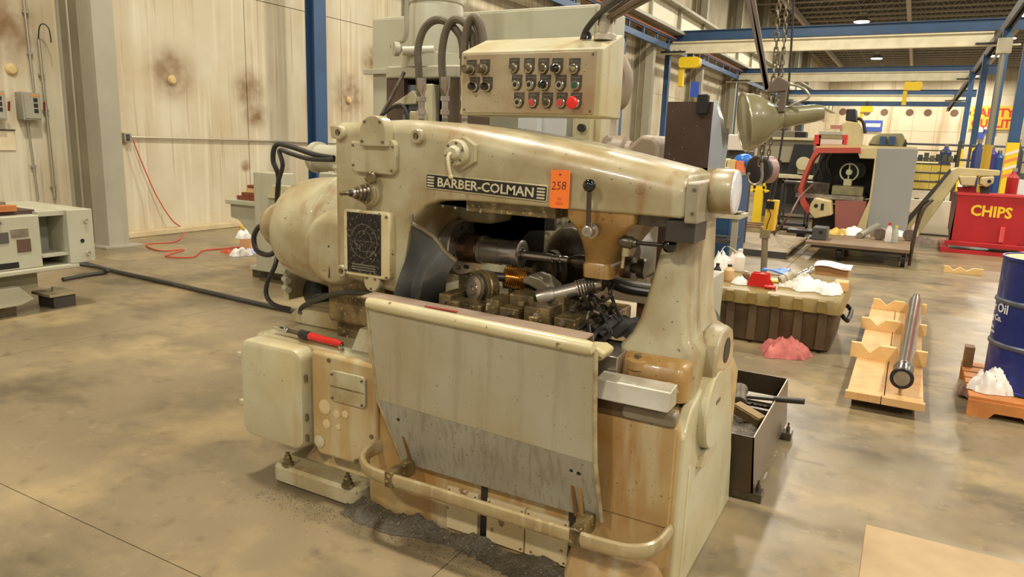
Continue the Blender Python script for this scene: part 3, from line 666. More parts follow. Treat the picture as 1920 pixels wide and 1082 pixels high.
# dark underside rail of the arm and black slide block
M().box(-1.56, -1.16, 2.46, 2.95, 1.365, 1.412).build('arm_way', oily, mac, bev=.004)
M().box(-.86, -.66, 2.47, 2.9, 1.37, 1.412).build('arm_way', dark_steel, mac, bev=.004)
M().box(-.728, -.625, 2.44, 2.60, 1.325, 1.402).build('clamp_block', mat('dark_clamp', (62, 56, 50), .4), mac, bev=.004)
# arch opening liner below the head
M().box(-1.80, -1.60, 2.75, 3.0, 1.28, 1.40).build('arch_web', paint, mac, bev=.03)
# drum housing
drum = M().rev([(0, .05), (.01, .085), (.035, .092), (.05, .092), (.055, .115), (.10, .122), (.11, .135), (.16, .142), (.17, .155), (.21, .162), (.215, .20), (.24, .232), (.28, .252), (.36, .268), (.50, .280), (.545, .284), (.56, .294), (.60, .290), (.78, .27), (.84, .22)], (-3.0, 2.77, 1.165), (1, 0, 0), 56).build('drum_housing', paint, mac, ang=60)
M().rev([(0, .045), (.03, .05), (.035, .045)], (-3.035, 2.77, 1.165), (1, 0, 0), 6).build('hex_cap', paint_light, mac)
M().rev([(0, .288), (.012, .297), (.024, .288)], (-2.455, 2.77, 1.165), (1, 0, 0), 56).build('drum_seam', paint_light, drum)
M().loft([[Vector((-2.30 + .16 * math.cos(2 * PI * k / 28) * s, 2.50 - d, 1.13 + .15 * math.sin(2 * PI * k / 28) * s)) for k in range(28)] for s, d in ((1.25, -.04), (1.1, .01), (.95, .03), (.8, .035))]).build('gear_boss', paint, mac, ang=60)
for (px, py, r) in ((640, 249, .030), (786, 256, .030), (646, 507, .028)):
    c = pt(px, py, Y=YH); o = M().rev([(0, r), (.018, r), (.024, r * .85), (.024, r * .5), (.016, r * .48), (.016, 0)], c, (0, -1, 0), 24).build('plug_boss', paint, mac)
    M().cyl(c + Vector((0, -.014, 0)), c + Vector((0, -.026, 0)), r * .28, n=6).build('socket_screw', bolt_m, o)
c = pt(683, 480, Y=YH)
# round topped cap
a = pt(686, 274, Y=YH); b = pt(737, 274, Y=YH); r = (b.x - a.x) / 2; cx = (a.x + b.x) / 2
poly = [(cx - r, a.z), (cx + r, a.z)] + [(cx + r * math.cos(t), a.z + .055 + r * math.sin(t)) for t in [k * PI / 12 for k in range(13)]]
o = M().prism(poly, 'xz', YH - .045, YH + .02).build('shaft_cap', paint, mac, bev=.008)
bolts(o, [(cx - r * .75, YH - .045, a.z + .02), (cx + r * .75, YH - .045, a.z + .02), (cx - r * .55, YH - .045, a.z + .1), (cx + r * .55, YH - .045, a.z + .1)], .006)
a = pt(664, 322, Y=YH); b = pt(748, 262, Y=YH)
o = M().prism([(a.x, a.z + .02), (a.x + .02, a.z), (b.x - .02, a.z - .005), (b.x, a.z + .015), (b.x, b.z - .02), (b.x - .02, b.z), (b.x - .07, b.z), (b.x - .08, b.z - .02), (a.x, b.z - .012)], 'xz', YH - .022, YH + .01).build('cover_plate', paint, mac, bev=.008)
bolts(o, [(a.x + .015, YH - .022, a.z + .03), (b.x - .015, YH - .022, b.z - .03), (b.x - .02, YH - .022, a.z + .015), (a.x + .015, YH - .022, b.z - .03)], .005)
c = pt(706, 332, Y=YH - .02)
M().rev([(0, .008), (.03, .008), (.031, .022), (.06, .024), (.066, .018)], c + Vector((-.04, .02, 0)), (.6, -1, 0), 18).build('pull_knob', oily, mac)
c = pt(697, 362, Y=YH); o = M().rev([(0, .055), (.02, .055), (.022, .050), (.035, .048)], c, (0, -1, 0), 28).build('dial_base', paint, mac)
c2 = c + Vector((0, -.035, 0)); d = Vector((-.55, -1, .02)).normalized()
for t0, r0, mm in ((0, .043, oily), (.014, .036, dark_steel), (.028, .031, oily), (.040, .025, dark_steel), (.052, .020, steel), (.064, .014, black)):
    M().rev([(0, r0), (.010, r0), (.012, r0 - .003)], c2 + d * t0, d, 24).build('dial_ring', mm, o)
M().cyl(c2 + d * .072, c2 + d * .105, .009).ball(c2 + d * .108, .010).build('dial_pin', oily, o)
# data plate on raised cream frame
a = pt(655, 512, Y=YH); b = pt(740, 398, Y=YH)
o = M().prism(rrect(a.x, b.x, a.z, b.z, .02), 'xz', YH - .035, YH + .01).build('plate_holder', mat('cream_frame', (216, 206, 164), .38, c2=(186, 164, 108), s2=8, c4=(96, 76, 42), s4=30, thr4=.66, coat=.2), mac, bev=.008)
bl = mat('plate_black', (22, 20, 20), .3, c4=(120, 112, 96), s4=130, thr4=.60)
pa = (a.x + .025, a.z + .018); pb = (b.x - .045, b.z - .012)
dp = M().box(pa[0], pb[0], YH - .040, YH - .034, pa[1], pb[1]).build('data_plate', bl, o)
mk = mat('worn_etching', (120, 114, 98), .4)
cx = (pa[0] + pb[0]) / 2; cz = (pa[1] + pb[1]) / 2 + .01; rr_ = (pb[0] - pa[0]) * .40
t = M().torus((cx, YH - .0405, cz), (0, -1, 0), rr_, .0011, 36, 4).torus((cx, YH - .0405, cz), (0, -1, 0), rr_ * .62, .0009, 30, 4)
for k in range(20):
    e = k * PI / 10; t.bar((cx + rr_ * .85 * math.cos(e), YH - .041, cz + rr_ * .85 * math.sin(e)), (cx + rr_ * 1.0 * math.cos(e), YH - .041, cz + rr_ * 1.0 * math.sin(e)), .002, .001)
t.bar((cx - rr_, YH - .041, cz), (cx + rr_, YH - .041, cz), .0015, .001).bar((cx, YH - .041, cz - rr_), (cx, YH - .041, cz + rr_), .0015, .001)
for k in range(3): t.box(cx - rr_ * .9, cx + rr_ * .9, YH - .041, YH - .0395, pa[1] + .012 + k * .011, pa[1] + .017 + k * .011)
t.build('chart_marks', mk, dp, smooth=False)
bolts(o, [(a.x + .012, YH - .035, a.z + .02), (b.x - .015, YH - .035, a.z + .012), (b.x - .015, YH - .035, b.z - .02)], .006)
c = pt(702, 528, Y=YH - .01); o = M().rev([(0, .043), (.035, .043), (.042, .038)], c + Vector((0, .02, 0)), (0, -1, 0), 28).build('round_plug', paint_light, mac)
bolts(o, [c + Vector((.028 * math.cos(e), -.022, .028 * math.sin(e))) for e in (.6, 2.5, 4.7)], .005)
M().tube([(-2.30, 2.46, 1.0), (-2.30, 2.475, 1.12), (-2.30, 2.46, 1.15)], .004, 6, 2).build('oil_line', bolt_m, mac)
# hub with lever over the nameplate
c = pt(867, 287, Y=YH)
M().prism([(c.x + .01 + .068 * math.cos(t), c.z + .066 * math.sin(t)) for t in [PI / 6 + k * PI / 3 for k in range(6)]], 'xz', YH - .018, YH + .01).build('hub_flange', paint, mac, bev=.006)
hb = M().rev([(0, .052), (.022, .052), (.03, .047), (.03, .03), (.04, .028), (.05, .02)], c + Vector((-.008, -.015, 0)), (0, -1, 0), 30).build('selector_hub', paint_light, mac)
bolts(hb, [c + Vector((-.008 + .039 * math.cos(e), -.045, .039 * math.sin(e))) for e in [k * PI / 3 + .3 for k in range(6)]], .005)
M().tube([c + Vector((-.012, -.06, 0)), c + Vector((-.014, -.08, -.015)), c + Vector((-.006, -.085, -.055)), c + Vector((.002, -.083, -.085))], .007, 10, 3).ball(c + Vector((.003, -.083, -.09)), .010).build('selector_lever', cream_worn, hb)
# nameplate
A_ = pt(799, 322, Y=YH); B_ = pt(1028, 345.5, Y=YH); C_ = pt(1028, 371, Y=YH); D_ = pt(799, 353, Y=YH)
ux = (B_ - A_).normalized(); hh = .062; uz = Vector((0, 0, 1)); uz = (uz - ux * uz.dot(ux)).normalized(); L0 = (B_ - A_).length
O_ = D_.copy()
def npt(u, v, d): return O_ + ux * u + uz * v + Vector((0, -d, 0))
fr_ = M().loft([[npt(u, v, d) for u, v in rrect(0, L0, 0, hh, .008)] for d in (-.005, .006)]).build('nameplate_frame', mat('aluminium_edge', (196, 184, 146), .35, .3), mac, bev=.002)
fd = M().loft([[npt(u, v, d) for u, v in rrect(.005, L0 - .005, .005, hh - .005, .005)] for d in (.004, .0068)]).build('nameplate_field', mat('name_black', (34, 30, 26), .5), fr_)
lm = mat('raised_letters', (214, 204, 170), .35, .2)
def wid(s_, size):
    t_ = M().text(s_, size, (0, 0, 0), (1, 0, 0), (0, 0, 1), bold=.001); return max(p.x for p in t_.v)
sz = .050; w_ = wid('BARBER-COLMAN', sz); tw = L0 - .115
M().text('BARBER-COLMAN', sz, npt(.058, .014, .0075), ux, uz, .0018, sx=tw / w_, bold=.0009).build('nameplate_lettering', lm, fr_, smooth=False)
for u0 in (.010, L0 - .044):
    for k in range(4):
        M().loft([[npt(u, v, d) for u, v in rrect(u0, u0 + .034, .010 + k * .0115, .0165 + k * .0115, .003)] for d in (.006, .0095)]).build('nameplate_bar', lm, fr_)
# inspection circle on the arm
c = pt(1200, 355, Y=YH); M().rev([(0, .017), (.002, .017), (.003, .014), (.003, 0)], c, (0, -1, 0), 28).build('blank_plug', paint, mac)
# spindle ------------------------------------------------------
AX = (2.75, 1.165)
def ax(x0, prof, name, m, p=mac, n=40): return M().rev(prof, (x0, AX[0], AX[1]), (1, 0, 0), n).build(name, m, p)
ax(-1.95, [(0, .14), (.05, .14), (.055, .135), (.085, .135)], 'spindle_flange', oily)
fl_ = ax(-1.862, [(0, .132), (.02, .132), (.022, .126), (.034, .126), (.036, .132), (.052, .132), (.054, .122), (.066, .122), (.068, .128), (.105, .128), (.11, .122), (.11, .06)], 'face_plate', steel)
for k in range(8):
    e = k * PI / 4 + .3; M().cyl((-1.752, AX[0] + .098 * math.cos(e), AX[1] + .098 * math.sin(e)), (-1.742, AX[0] + .098 * math.cos(e), AX[1] + .098 * math.sin(e)), .009, n=8).build('cap_screw', dark_steel, fl_)
ax(-1.76, [(0, .064), (.012, .066), (.10, .066), (.105, .062)], 'collet_body', mat('bronzed_steel', (126, 100, 78), .25, .85, c2=(90, 70, 52), s2=8))
ax(-1.655, [(0, .060), (.004, .066), (.02, .066), (.022, .058), (.11, .058), (.112, .055), (.175, .055), (.178, .063), (.205, .063), (.208, .058), (.208, .026), (.19, .024)], 'fixture_sleeve', steel)
ax(-1.47, [(0, .022), (.03, .0195), (.17, .0175), (.171, .014), (.19, .014), (.191, .016), (.205, .016), (.207, .012), (.215, .012), (.216, .015), (.235, .015), (.25, .006)], 'work_arbor', steel)
ax(-1.23, [(0, .010), (.02, .018), (.04, .026), (.06, .028), (.11, .028)], 'tail_centre', dark_steel)
# tail support hanging from the arm
prof_ts = ((395, 1062, 1190, 2.432, 2.86, .012), (408, 1062, 1189, 2.434, 2.86, .014), (420, 1070, 1178, 2.445, 2.86, .02), (436, 1080, 1165, 2.465, 2.86, .03), (455, 1086, 1156, 2.50, 2.85, .035), (475, 1091, 1148, 2.54, 2.85, .035), (492, 1093, 1143, 2.565, 2.85, .03), (497, 1090, 1144, 2.56, 2.86, .02), (520, 1091, 1143, 2.565, 2.86, .02))
rings = []
for y_, xa, xb, y0, y1, r in prof_ts:
    a = pt(xa, y_, Y=y0); b = pt(xb, y_ + (xb - xa) * .09, Y=y0); z = (a.z + b.z) / 2 if y_ > 400 else 1.414
    rings.append([Vector((x, y, z)) for x, y in rrect(a.x, b.x, y0, y1, r)])
ochre = mat('ochre_grease', (172, 138, 82), .32, c2=(140, 98, 44), a2=.8, s2=9, c3=(188, 168, 120), a3=.5, s3=20, c4=(96, 72, 38), s4=50, thr4=.68, bump=.1, bs=25, coat=.3)
M().loft(rings).build('tail_support', ochre, mac, ang=50)
pv = pt(1108, 433, Y=2.42)
o = M().rev([(0, .028), (.02, .028), (.022, .021), (.06, .021), (.064, .017), (.064, .006), (.06, .004)], pv + Vector((0, .02, 0)), (0, -1, 0), 24).build('lever_pivot', steel, mac)
M().cyl(pv + Vector((0, -.025, .015)), pv + Vector((.001, -.04, .155)), .0085).build('clamp_lever', mat('lever_steel', (92, 78, 64), .35, .6), mac)
M().ball(pv + Vector((.001, -.041, .165)), .0235, n=24, m=14).build('black_ball_knob', black_gloss, mac)
hp = pt(1180, 455, Y=2.5)
M().rev([(0, .02), (.01, .023), (.045, .023), (.05, .02)], hp + Vector((-.035, 0, .002)), (1, 0, -.05), 18).cyl(hp + Vector((.01, 0, 0)), hp + Vector((.03, 0, 0)), .016).build('lever_clevis', dark_steel, mac)
e_ = pt(1256, 461, Y=2.5)
M().cyl(hp + Vector((.02, 0, .002)), e_, .0075).build('lock_lever', mat('lever_black', (44, 38, 34), .3, .3), mac)
M().ball(e_, .027, n=24, m=14).build('black_ball_knob', black_gloss, mac)
M().cyl(hp + Vector((-.01, 0, -.02)), hp + Vector((-.012, 0, -.05)), .014).cyl(hp + Vector((-.02, .01, -.02)), hp + Vector((-.028, .02, -.1)), .006).build('clevis_stud', paint, mac)
ax(-.985, [(0, .03), (.002, .046), (.028, .048), (.045, .044), (.047, .022), (.066, .022), (.068, .040), (.092, .042), (.098, .036), (.098, 0)], 'quill_handwheel', dark_steel)
# tail column ---------------------------------------------------
CS = [(1.41, -.755, -.645, 2.58, 2.84, .03), (1.30, -.775, -.643, 2.56, 2.86, .03), (1.15, -.80, -.64, 2.53, 2.88, .035), (1.02, -.825, -.63, 2.50, 2.90, .04), (.96, -.85, -.62, 2.49, 2.94, .04), (.92, -.88, -.59, 2.47, 3.02, .035), (.75, -.885, -.59, 2.46, 3.03, .03)]
tc = M().loft([[Vector((x, y, z)) for x, y in rrect(x0, x1, y0, y1, r)] for z, x0, x1, y0, y1, r in CS]).build('tail_column', paint, mac, ang=50)
M().loft([[Vector((x, y, z)) for x, y in rrect(-.855, -.60, 2.40 + i, 2.7, .05)] for z, i in ((.76, .0), (.83, .0), (.875, .01), (.895, .03), (.905, .06))]).build('column_foot', ochre, mac, ang=50)
for (x, y, z) in ((-.79, 2.44, .885), (-.66, 2.435, .83)):
    o = M().rev([(0, .045), (.03, .042), (.035, .034), (.035, .024), (.02, .022)], (x, y, z - .03), (0, 0, 1), 22).build('foot_lug', paint_stain, mac)
    M().cyl((x, y, z - .01), (x, y, z + .02), .016, n=6).build('lug_bolt', oily, o)
ear = [(2.60, .86), (2.62, .93), (2.68, .975), (2.78, .98), (2.86, .95), (2.90, .88), (2.90, .80), (2.60, .79)]
M().prism(ear, 'yz', -.62, -.545).build('side_ear', paint, mac, bev=.015)
M().prism(circ(2.76, .885, .05, 20), 'yz', -.548, -.542).build('ear_opening', black, mac)
M().box(-.75, -.60, 2.62, 2.66, .80, .80 + .02).build('foot_step', oily, mac)
# rubber splash curtain and hood
rs = []
TL = pt(773, 418, Y=2.40); TR = pt(856, 489, Y=2.48); BL = pt(742, 562, Y=2.36); BR = pt(818, 572, Y=2.50)
for i in range(9):
    u = i / 8
    top = TL.lerp(TR, u) + Vector((0, .02 * math.sin(u * 6), 0)); bot = BL.lerp(BR, u) + Vector((0, .035 * math.sin(u * 7), 0))
    rs.append([top.lerp(bot, k / 6) + Vector((0, .02 * math.sin(k * .9 + u * 3), 0)) for k in range(7)])
fp_ = M().sheet(rs, .004).build('rubber_curtain', rubber_sheet, mac)
M().tube([rs[0][0] + Vector((0, -.003, 0)), rs[3][0], rs[6][0], rs[8][0]], .010, 8, 2).build('curtain_clamp_bar', mat('clamp_bar', (150, 138, 112), .35, .4, c2=(110, 96, 70), s2=20), mac)
M().tube([rs[0][0] + Vector((0, -.003, 0)), rs[0][0] + Vector((-.004, 0, .035))], .009, 8, 1).build('curtain_clamp_bar', mat('clamp_bar', (0, 0, 0)), mac)
hood = M().sheet([[Vector((-1.80 + .36 * u, 2.46 + .04 * u, 1.385 - .025 * u)) + Vector((0, .09 * v, .0 - .004 * v)) for v in range(6)] for u in [k / 10 for k in range(11)]], .006).build('splash_hood', mat('hood_black', (60, 56, 50), .35, c2=(88, 82, 70), s2=6), mac)
M().sheet([[Vector((-1.85 + .42 * k / 10, 2.42 + .5, 1.40 - .025 * k / 10 - .06 * v)) for v in range(6)] for k in range(11)], .006).build('hood_back', mat('hood_black', (0, 0, 0)), mac)
M().prism([(-1.86, 1.39), (-1.5, 1.37), (-1.43, 1.36), (-1.38, 1.33), (-1.38, 1.26), (-1.50, 1.25), (-1.66, 1.1), (-1.85, 1.1)], 'xz', 2.92, 2.94).build('hood_plate', mat('hood_black', (0, 0, 0)), mac)
for k in range(6): bolts(hood, [(-1.79 + .06 * k, 2.462, 1.384 - .003 * k)], .006, (0, -1, 0), .004, steel)
# hob slide (dirty) -----------------------------------------------
M().rev([(0, .19), (.03, .19), (.05, .17), (.10, .165), (.13, .12), (.14, 0)], (-1.32, 3.12, 1.10), (-.25, -1, 0), 40).build('swivel_disc', dark_steel, mac)
M().rev([(0, .165), (.05, .16), (.09, .12), (.16, .10)], (-1.17, 3.2, 1.16), (.35, -1, .1), 32).build('swivel_cover', mat('slide_grey', (126, 122, 110), .35, .3, c2=(92, 86, 74), s2=6), mac)
M().rev([(0, .07), (.02, .09), (.04, .085), (.05, .07), (.07, .085), (.09, .08), (.1, .06)], (-1.34, 2.9, 1.09), (-.6, -1, 0), 24).build('hob_drive_pulley', dark_steel, mac)
sl = M()
for (x0, x1, y0, y1, z0, z1) in ((-1.70, -1.02, 2.42, 3.0, .86, .955),):
    sl.box(x0, x1, y0, y1, z0, z1)
sl.build('hob_slide', oily, mac, bev=.008)
for (x0, x1, y0, y1, z0, z1) in ((-1.66, -1.60, 2.42, 2.56, .955, 1.02), (-1.60, -1.44, 2.40, 2.50, .955, 1.0), (-1.42, -1.36, 2.40, 2.52, .955, 1.035), (-1.36, -1.27, 2.40, 2.47, .955, 1.01), (-1.36, -1.25, 2.48, 2.62, .955, 1.05), (-1.25, -1.14, 2.40, 2.50, .955, 1.03), (-1.24, -1.13, 2.51, 2.60, .955, 1.06), (-1.13, -1.04, 2.42, 2.58, .955, 1.0), (-1.44, -1.30, 2.64, 2.72, .955, 1.03), (-1.27, -1.10, 2.66, 2.86, .955, 1.03), (-1.68, -1.60, 2.60, 2.74, .955, 1.07), (-1.52, -1.40, 2.76, 2.86, .955, 1.07), (-1.40, -1.36, 2.36, 2.41, .98, 1.015), (-1.21, -1.17, 2.36, 2.42, .97, 1.0), (-1.30, -1.27, 2.44, 2.50, 1.01, 1.035), (-1.57, -1.53, 2.37, 2.42, .97, 1.01)):
    M().box(x0, x1, y0, y1, z0, z1).build('gib_block', oily, mac, bev=.006)
for (x, y, z) in ((-1.40, 2.40, 1.01), (-1.32, 2.40, .985), (-1.19, 2.40, 1.0), (-1.09, 2.42, .98), (-1.63, 2.42, .99)):
    M().cyl((x, y, z), (x, y - .012, z), .011, n=10).build('slide_screw', steel, mac)
c = pt(922, 540, Y=2.60); d = Vector((-.35, -1, .12)).normalized()
hb = M().rev([(.02, .075), (.06, .078), (.065, .074), (.075, .074)], c, d, 32).build('hob_bearing_housing', oily, mac)
M().rev([(0, .062), (.02, .062), (.024, .056), (.024, .05)], c + d * .074, d, 30).build('bearing_cap', dark_steel, hb)
M().rev([(0, .050), (.012, .050), (.016, .030), (.020, .028), (.020, .012), (.01, .010)], c + d * .090, d, 26).build('arbor_nut', steel, hb)
for k in range(6):
    e = k * PI / 3; dd, uu, ww = basis_of(d); q_ = c + d * .094 + (uu * math.cos(e) + ww * math.sin(e)) * .058
    M().cyl(q_, q_ + d * .006, .005, n=6).build('cap_screw', steel, hb)
h0 = pt(945, 520, Y=2.62); hd = Vector((.75, .62, -.10)).normalized(); dd, uu, ww = basis_of(hd)
hobp = M().rev([(0, .036), (.09, .036)], h0, hd, 20).build('brass_hob', brass, mac)
for r_ in range(10):
    for k in range(7):
        e = k * 2 * PI / 7 + r_ * .05; p = h0 + hd * (.005 + r_ * .0088) + (uu * math.cos(e) + ww * math.sin(e)) * .039
        tt = M().bar(p - (-uu * math.sin(e) + ww * math.cos(e)) * .011, p + (-uu * math.sin(e) + ww * math.cos(e)) * .011, .005, .014, (uu * math.cos(e) + ww * math.sin(e))); tt.build('hob_tooth', brass, hobp, smooth=False)
M().cyl(h0 - hd * .06, h0, .020).cyl(h0 + hd * .09, h0 + hd * .14, .024).cyl(h0 + hd * .12, h0 + hd * .17, .038).build('hob_arbor', dark_steel, mac)
M().prism([tuple(pt(x_, y_, Y=2.56).xz) for x_, y_ in ((978, 522), (992, 515), (1012, 522), (1030, 538), (1040, 560), (1012, 562), (1006, 545), (990, 536), (978, 532))], 'xz', 2.56, 2.68).build('arbor_support_arm', mat('arm_grey', (130, 122, 100), .35, .4, c2=(90, 80, 56), s2=9), mac, bev=.012)
rd = M().rev([(0, .030), (.01, .033), (.07, .033), (.072, .028), (.16, .028), (.162, .034), (.20, .034), (.202, .026), (.26, .026)], pt(1006, 560, Y=2.50), (.80, .45, .26), 24).build('slide_shaft', steel, mac)
for k in range(6):
    M().torus(pt(1006, 560, Y=2.50) + Vector((.80, .45, .26)).normalized() * (.17 + k * .012), (.80, .45, .26), .031, .005, 16, 6).build('shaft_ring', dark_steel, rd)
vb = M()
random.seed(3)
for k in range(60):
    p = Vector((random.uniform(-1.12, -1.0), random.uniform(2.50, 2.7), random.uniform(.90, 1.06)))
    if k % 2: vb.cyl(p, p + Vector((random.uniform(-.03, .05), random.uniform(-.05, .03), random.uniform(-.03, .05))), random.uniform(.006, .014), n=8)
    else: vb.obox(p, (random.uniform(.01, .03), random.uniform(.01, .03), random.uniform(.01, .035)), (random.random(), random.random(), random.random()))
stuff(vb.build('fitting_cluster', dark_steel, mac))
for (a, b) in (((-1.24, 2.40, .955), (-1.17, 2.38, .965)), ((-1.18, 2.44, .93), (-1.11, 2.42, .945)), ((-1.14, 2.38, .905), (-1.08, 2.36, .915)), ((-1.60, 2.6, 1.02), (-1.60, 2.6, 1.10))):
    M().cyl(a, b, .005, n=8).build('adjusting_rod', steel, mac)
# rear parts of the machine seen left of and above the head
M().rev([(0, .085), (.01, .10), (.05, .10), (.055, .085), (.20, .080), (.21, .09), (.23, .09), (.40, .075)], (-3.42, 3.55, 1.50), (1, -.05, 0), 28).build('feed_motor', green_grey, mac)
M().box(-3.2, -2.9, 3.35, 3.6, .62, 1.42).build('motor_stand', green_grey, mac, bev=.01)
M().rev([(0, .05), (.02, .05), (.03, .035), (.10, .03)], (-3.08, 3.42, 1.46), (0, -.2, -1), 18).build('motor_fitting', paint_light, mac)
M().rev([(0, .07), (.10, .07), (.11, .14), (.17, .145), (.18, .13)], (-2.56, 2.98, 1.52), (0, 0, 1), 30).build('filter_housing', paint, mac)
M().box(-2.52, -2.25, 2.95, 3.1, 1.40, 1.70).build('rear_bracket', paint, mac, bev=.02)
M().rev([(0, .05), (.14, .05), (.15, .04)], (-2.53, 2.93, 1.40), (0, 0, 1), 20).build('filter_bowl', paint, mac)
M().rev([(0, .03), (.02, .03), (.03, .01)], (-2.38, 3.0, 1.70), (0, 0, 1), 12).build('breather', paint, mac)
# guts beneath the drum
g = M().box(-2.95, -2.91, 2.8, 3.0, .75, 1.0).build('side_bracket', paint_light, mac, bev=.006)
for k in range(3): M().cyl((-2.93, 2.79, .82 + k * .05), (-2.87, 2.76, .82 + k * .05), .018, n=10).build('pipe_fitting', green_grey, g)
M().rev([(0, .09), (.04, .11), (.12, .11), (.15, .08)], (-2.85, 2.95, .79), (1, -.2, 0), 24).build('chain_wheel', black, mac)
M().box(-2.66, -2.58, 2.85, 2.98, .72, .93).box(-2.50, -2.38, 2.8, 3.0, .72, .92).build('drum_pedestal', paint, mac, bev=.012)
M().box(-2.35, -2.0, 2.5, 3.0, .78, 1.02).build('saddle', oily, mac, bev=.02)
M().box(-3.0, -2.75, 3.1, 3.5, .70, 1.25).build('rear_housing', green_grey, mac, bev=.02)
# bed continues behind
M().box(-2.3, -.9, 3.05, 3.6, .0, .74).build('rear_bed', paint, mac, bev=.02)
# hoses of the machine
def hose(pts, r, lab, m=rubber, name='hose', cat='hose', n=10):
    o = M().tube(pts, r, n, 5).build(name, m); tag(o, lab, cat); return o
hose([pt(626, 296, Y=2.9), pt(590, 290, Y=2.9), pt(545, 275, Y=2.9), pt(518, 272, Y=2.9), pt(512, 300, Y=2.9), pt(522, 330, Y=2.92), pt(520, 375, Y=3.0)], .014, 'thick black hose arching over the round drum housing, upper strand')
hose([pt(626, 300, Y=2.85), pt(580, 298, Y=2.85), pt(545, 288, Y=2.85), pt(524, 282, Y=2.85), pt(530, 310, Y=2.85), pt(521, 345, Y=2.9), pt(519, 378, Y=2.95)], .012, 'second black hose under the upper strand left of the head')
hose([pt(500, 425, Y=2.75), pt(486, 425, Y=2.75), pt(476, 445, Y=2.75), pt(482, 470, Y=2.75), pt(505, 478, Y=2.75), pt(522, 465, Y=2.78)], .014, 'black hose looping at the left end cap of the drum')
hose([pt(522, 470, Y=2.70), pt(515, 500, Y=2.66), pt(501, 530, Y=2.65), pt(500, 555, Y=2.65), pt(515, 572, Y=2.65), pt(545, 580, Y=2.7)], .012, 'black hose dropping from the drum to behind the gear box')
hose([pt(563, 588, Y=2.6), pt(568, 575, Y=2.6), pt(600, 560, Y=2.52), pt(640, 549, Y=2.45), pt(700, 550, Y=2.42)], .013, 'black hose running from the gear box top to the head', rubber)
hose([pt(578, 570, Y=2.7), pt(592, 556, Y=2.7), pt(615, 553, Y=2.7), pt(640, 560, Y=2.7)], .012, 'short black hose hidden behind the gear box hose')
hose([pt(1140, 530, Y=2.75), pt(1180, 545, Y=2.8), pt(1240, 553, Y=2.95), pt(1300, 560, Y=3.1), pt(1335, 585, Y=3.1), pt(1343, 610, Y=3.05), pt(1330, 636, Y=3.0), pt(1300, 640, Y=3.0)], .018, 'thick black hose passing behind the tail column, lower one')
hose([pt(1130, 520, Y=2.85), pt(1180, 533, Y=2.9), pt(1240, 541, Y=3.05), pt(1290, 545, Y=3.2)], .016, 'thick grey hose above the black one behind the tail column', mat('grey_hose', (96, 92, 84), .5))
hose([pt(1140, 528, Y=2.7), pt(1148, 560, Y=2.7), pt(1165, 600, Y=2.7), pt(1184, 628, Y=2.7)], .007, 'thin black cable hanging straight below the tail support')
hose([pt(1105, 535, Y=2.65), pt(1112, 560, Y=2.62), pt(1130, 590, Y=2.6), pt(1142, 618, Y=2.6)], .007, 'thin black cable from the valve cluster, left one')
hose([pt(1110, 552, Y=2.7), pt(1135, 575, Y=2.7), pt(1160, 600, Y=2.68), pt(1178, 628, Y=2.66)], .007, 'thin black cable from the valve cluster, right one')
hose([pt(1060, 600, Y=2.5), pt(1080, 618, Y=2.45), pt(1100, 605, Y=2.5), pt(1105, 625, Y=2.45)], .008, 'black cable coiled beside the end of the top rail')
hose([pt(1110, 640, Y=2.42), pt(1120, 620, Y=2.45), pt(1135, 615, Y=2.5), pt(1145, 625, Y=2.5), pt(1130, 638, Y=2.45)], .009, 'loop of black hose lying on the bellows')
# orange tag
a = pt(1034, 320, Y=YH - .012); b = pt(1066, 392, Y=YH - .012)
o = M().prism(rrect(a.x, a.x + .076, b.z, a.z + .004, .008), 'xz', YH - .015, YH - .012)
o = o.build('lot_tag', orange_tag); tag(o, 'orange card tag with handwritten 258 on the overarm', 'tag')
M().text('258', .044, (a.x + .003, YH - .0155, b.z + .066), (1, 0, .05), (.08, 0, 1), .0004, bold=-.0006, sx=.92).build('handwriting', ink, o, smooth=False)
M().text('W', .017, (a.x + .030, YH - .0155, b.z + .028), (1, 0, 0), (0, 0, 1), .0004).box(a.x + .024, a.x + .054, YH - .0158, YH - .0154, b.z + .020, b.z + .022).box(a.x + .024, a.x + .054, YH - .0158, YH - .0154, b.z + .014, b.z + .016).build('print', mat('tag_print', (206, 78, 34), .6), o, smooth=False)
M().rev([(0, .004), (.0015, .004)], (a.x + .038, YH - .0155, a.z - .012), (0, -1, 0), 12).build('eyelet', mat('eyelet_red', (150, 40, 30), .5), o)
# torque wrench style air tool lying on the gear box
w0 = pt(512, 613, Z=.73); w1 = pt(690, 658, Z=.72)
wr = thing('impact_wrench', 'long hand tool with chrome head and red handle lying on the gear box', 'tool', (w0 + w1) / 2)
d = (w1 - w0); Ld = d.length; dn = d.normalized()
M().rev([(0, .004), (.015, .010), (.05, .013), (.075, .009), (.085, .006)], w0, dn, 16).build('chrome_head', chrome, wr)
M().rev([(0, .008), (.008, .013), (.02, .013), (.03, .008)], w0 + dn * .078, dn, 14).build('chrome_collar', chrome, wr)
M().cyl(w0 + dn * .10, w0 + dn * .19, .010).build('shaft', dark_steel, wr)
M().rev([(0, .018), (.004, .021), (.06, .021), (.064, .017)], w0 + dn * .185, dn, 18).build('black_grip_collar', black, wr)
M().rev([(0, .019), (.01, .020), (.02, .017), (.03, .018), (.17, .016), (.20, .012)], w0 + dn * .25, dn, 16).build('red_handle', red_plastic, wr)
M().rev([(0, .010), (.03, .011), (.04, .006)], w0 + dn * .45 + Vector((0, 0, -.005)), (.5, -1, 0), 14).build('end_ring', chrome, wr)
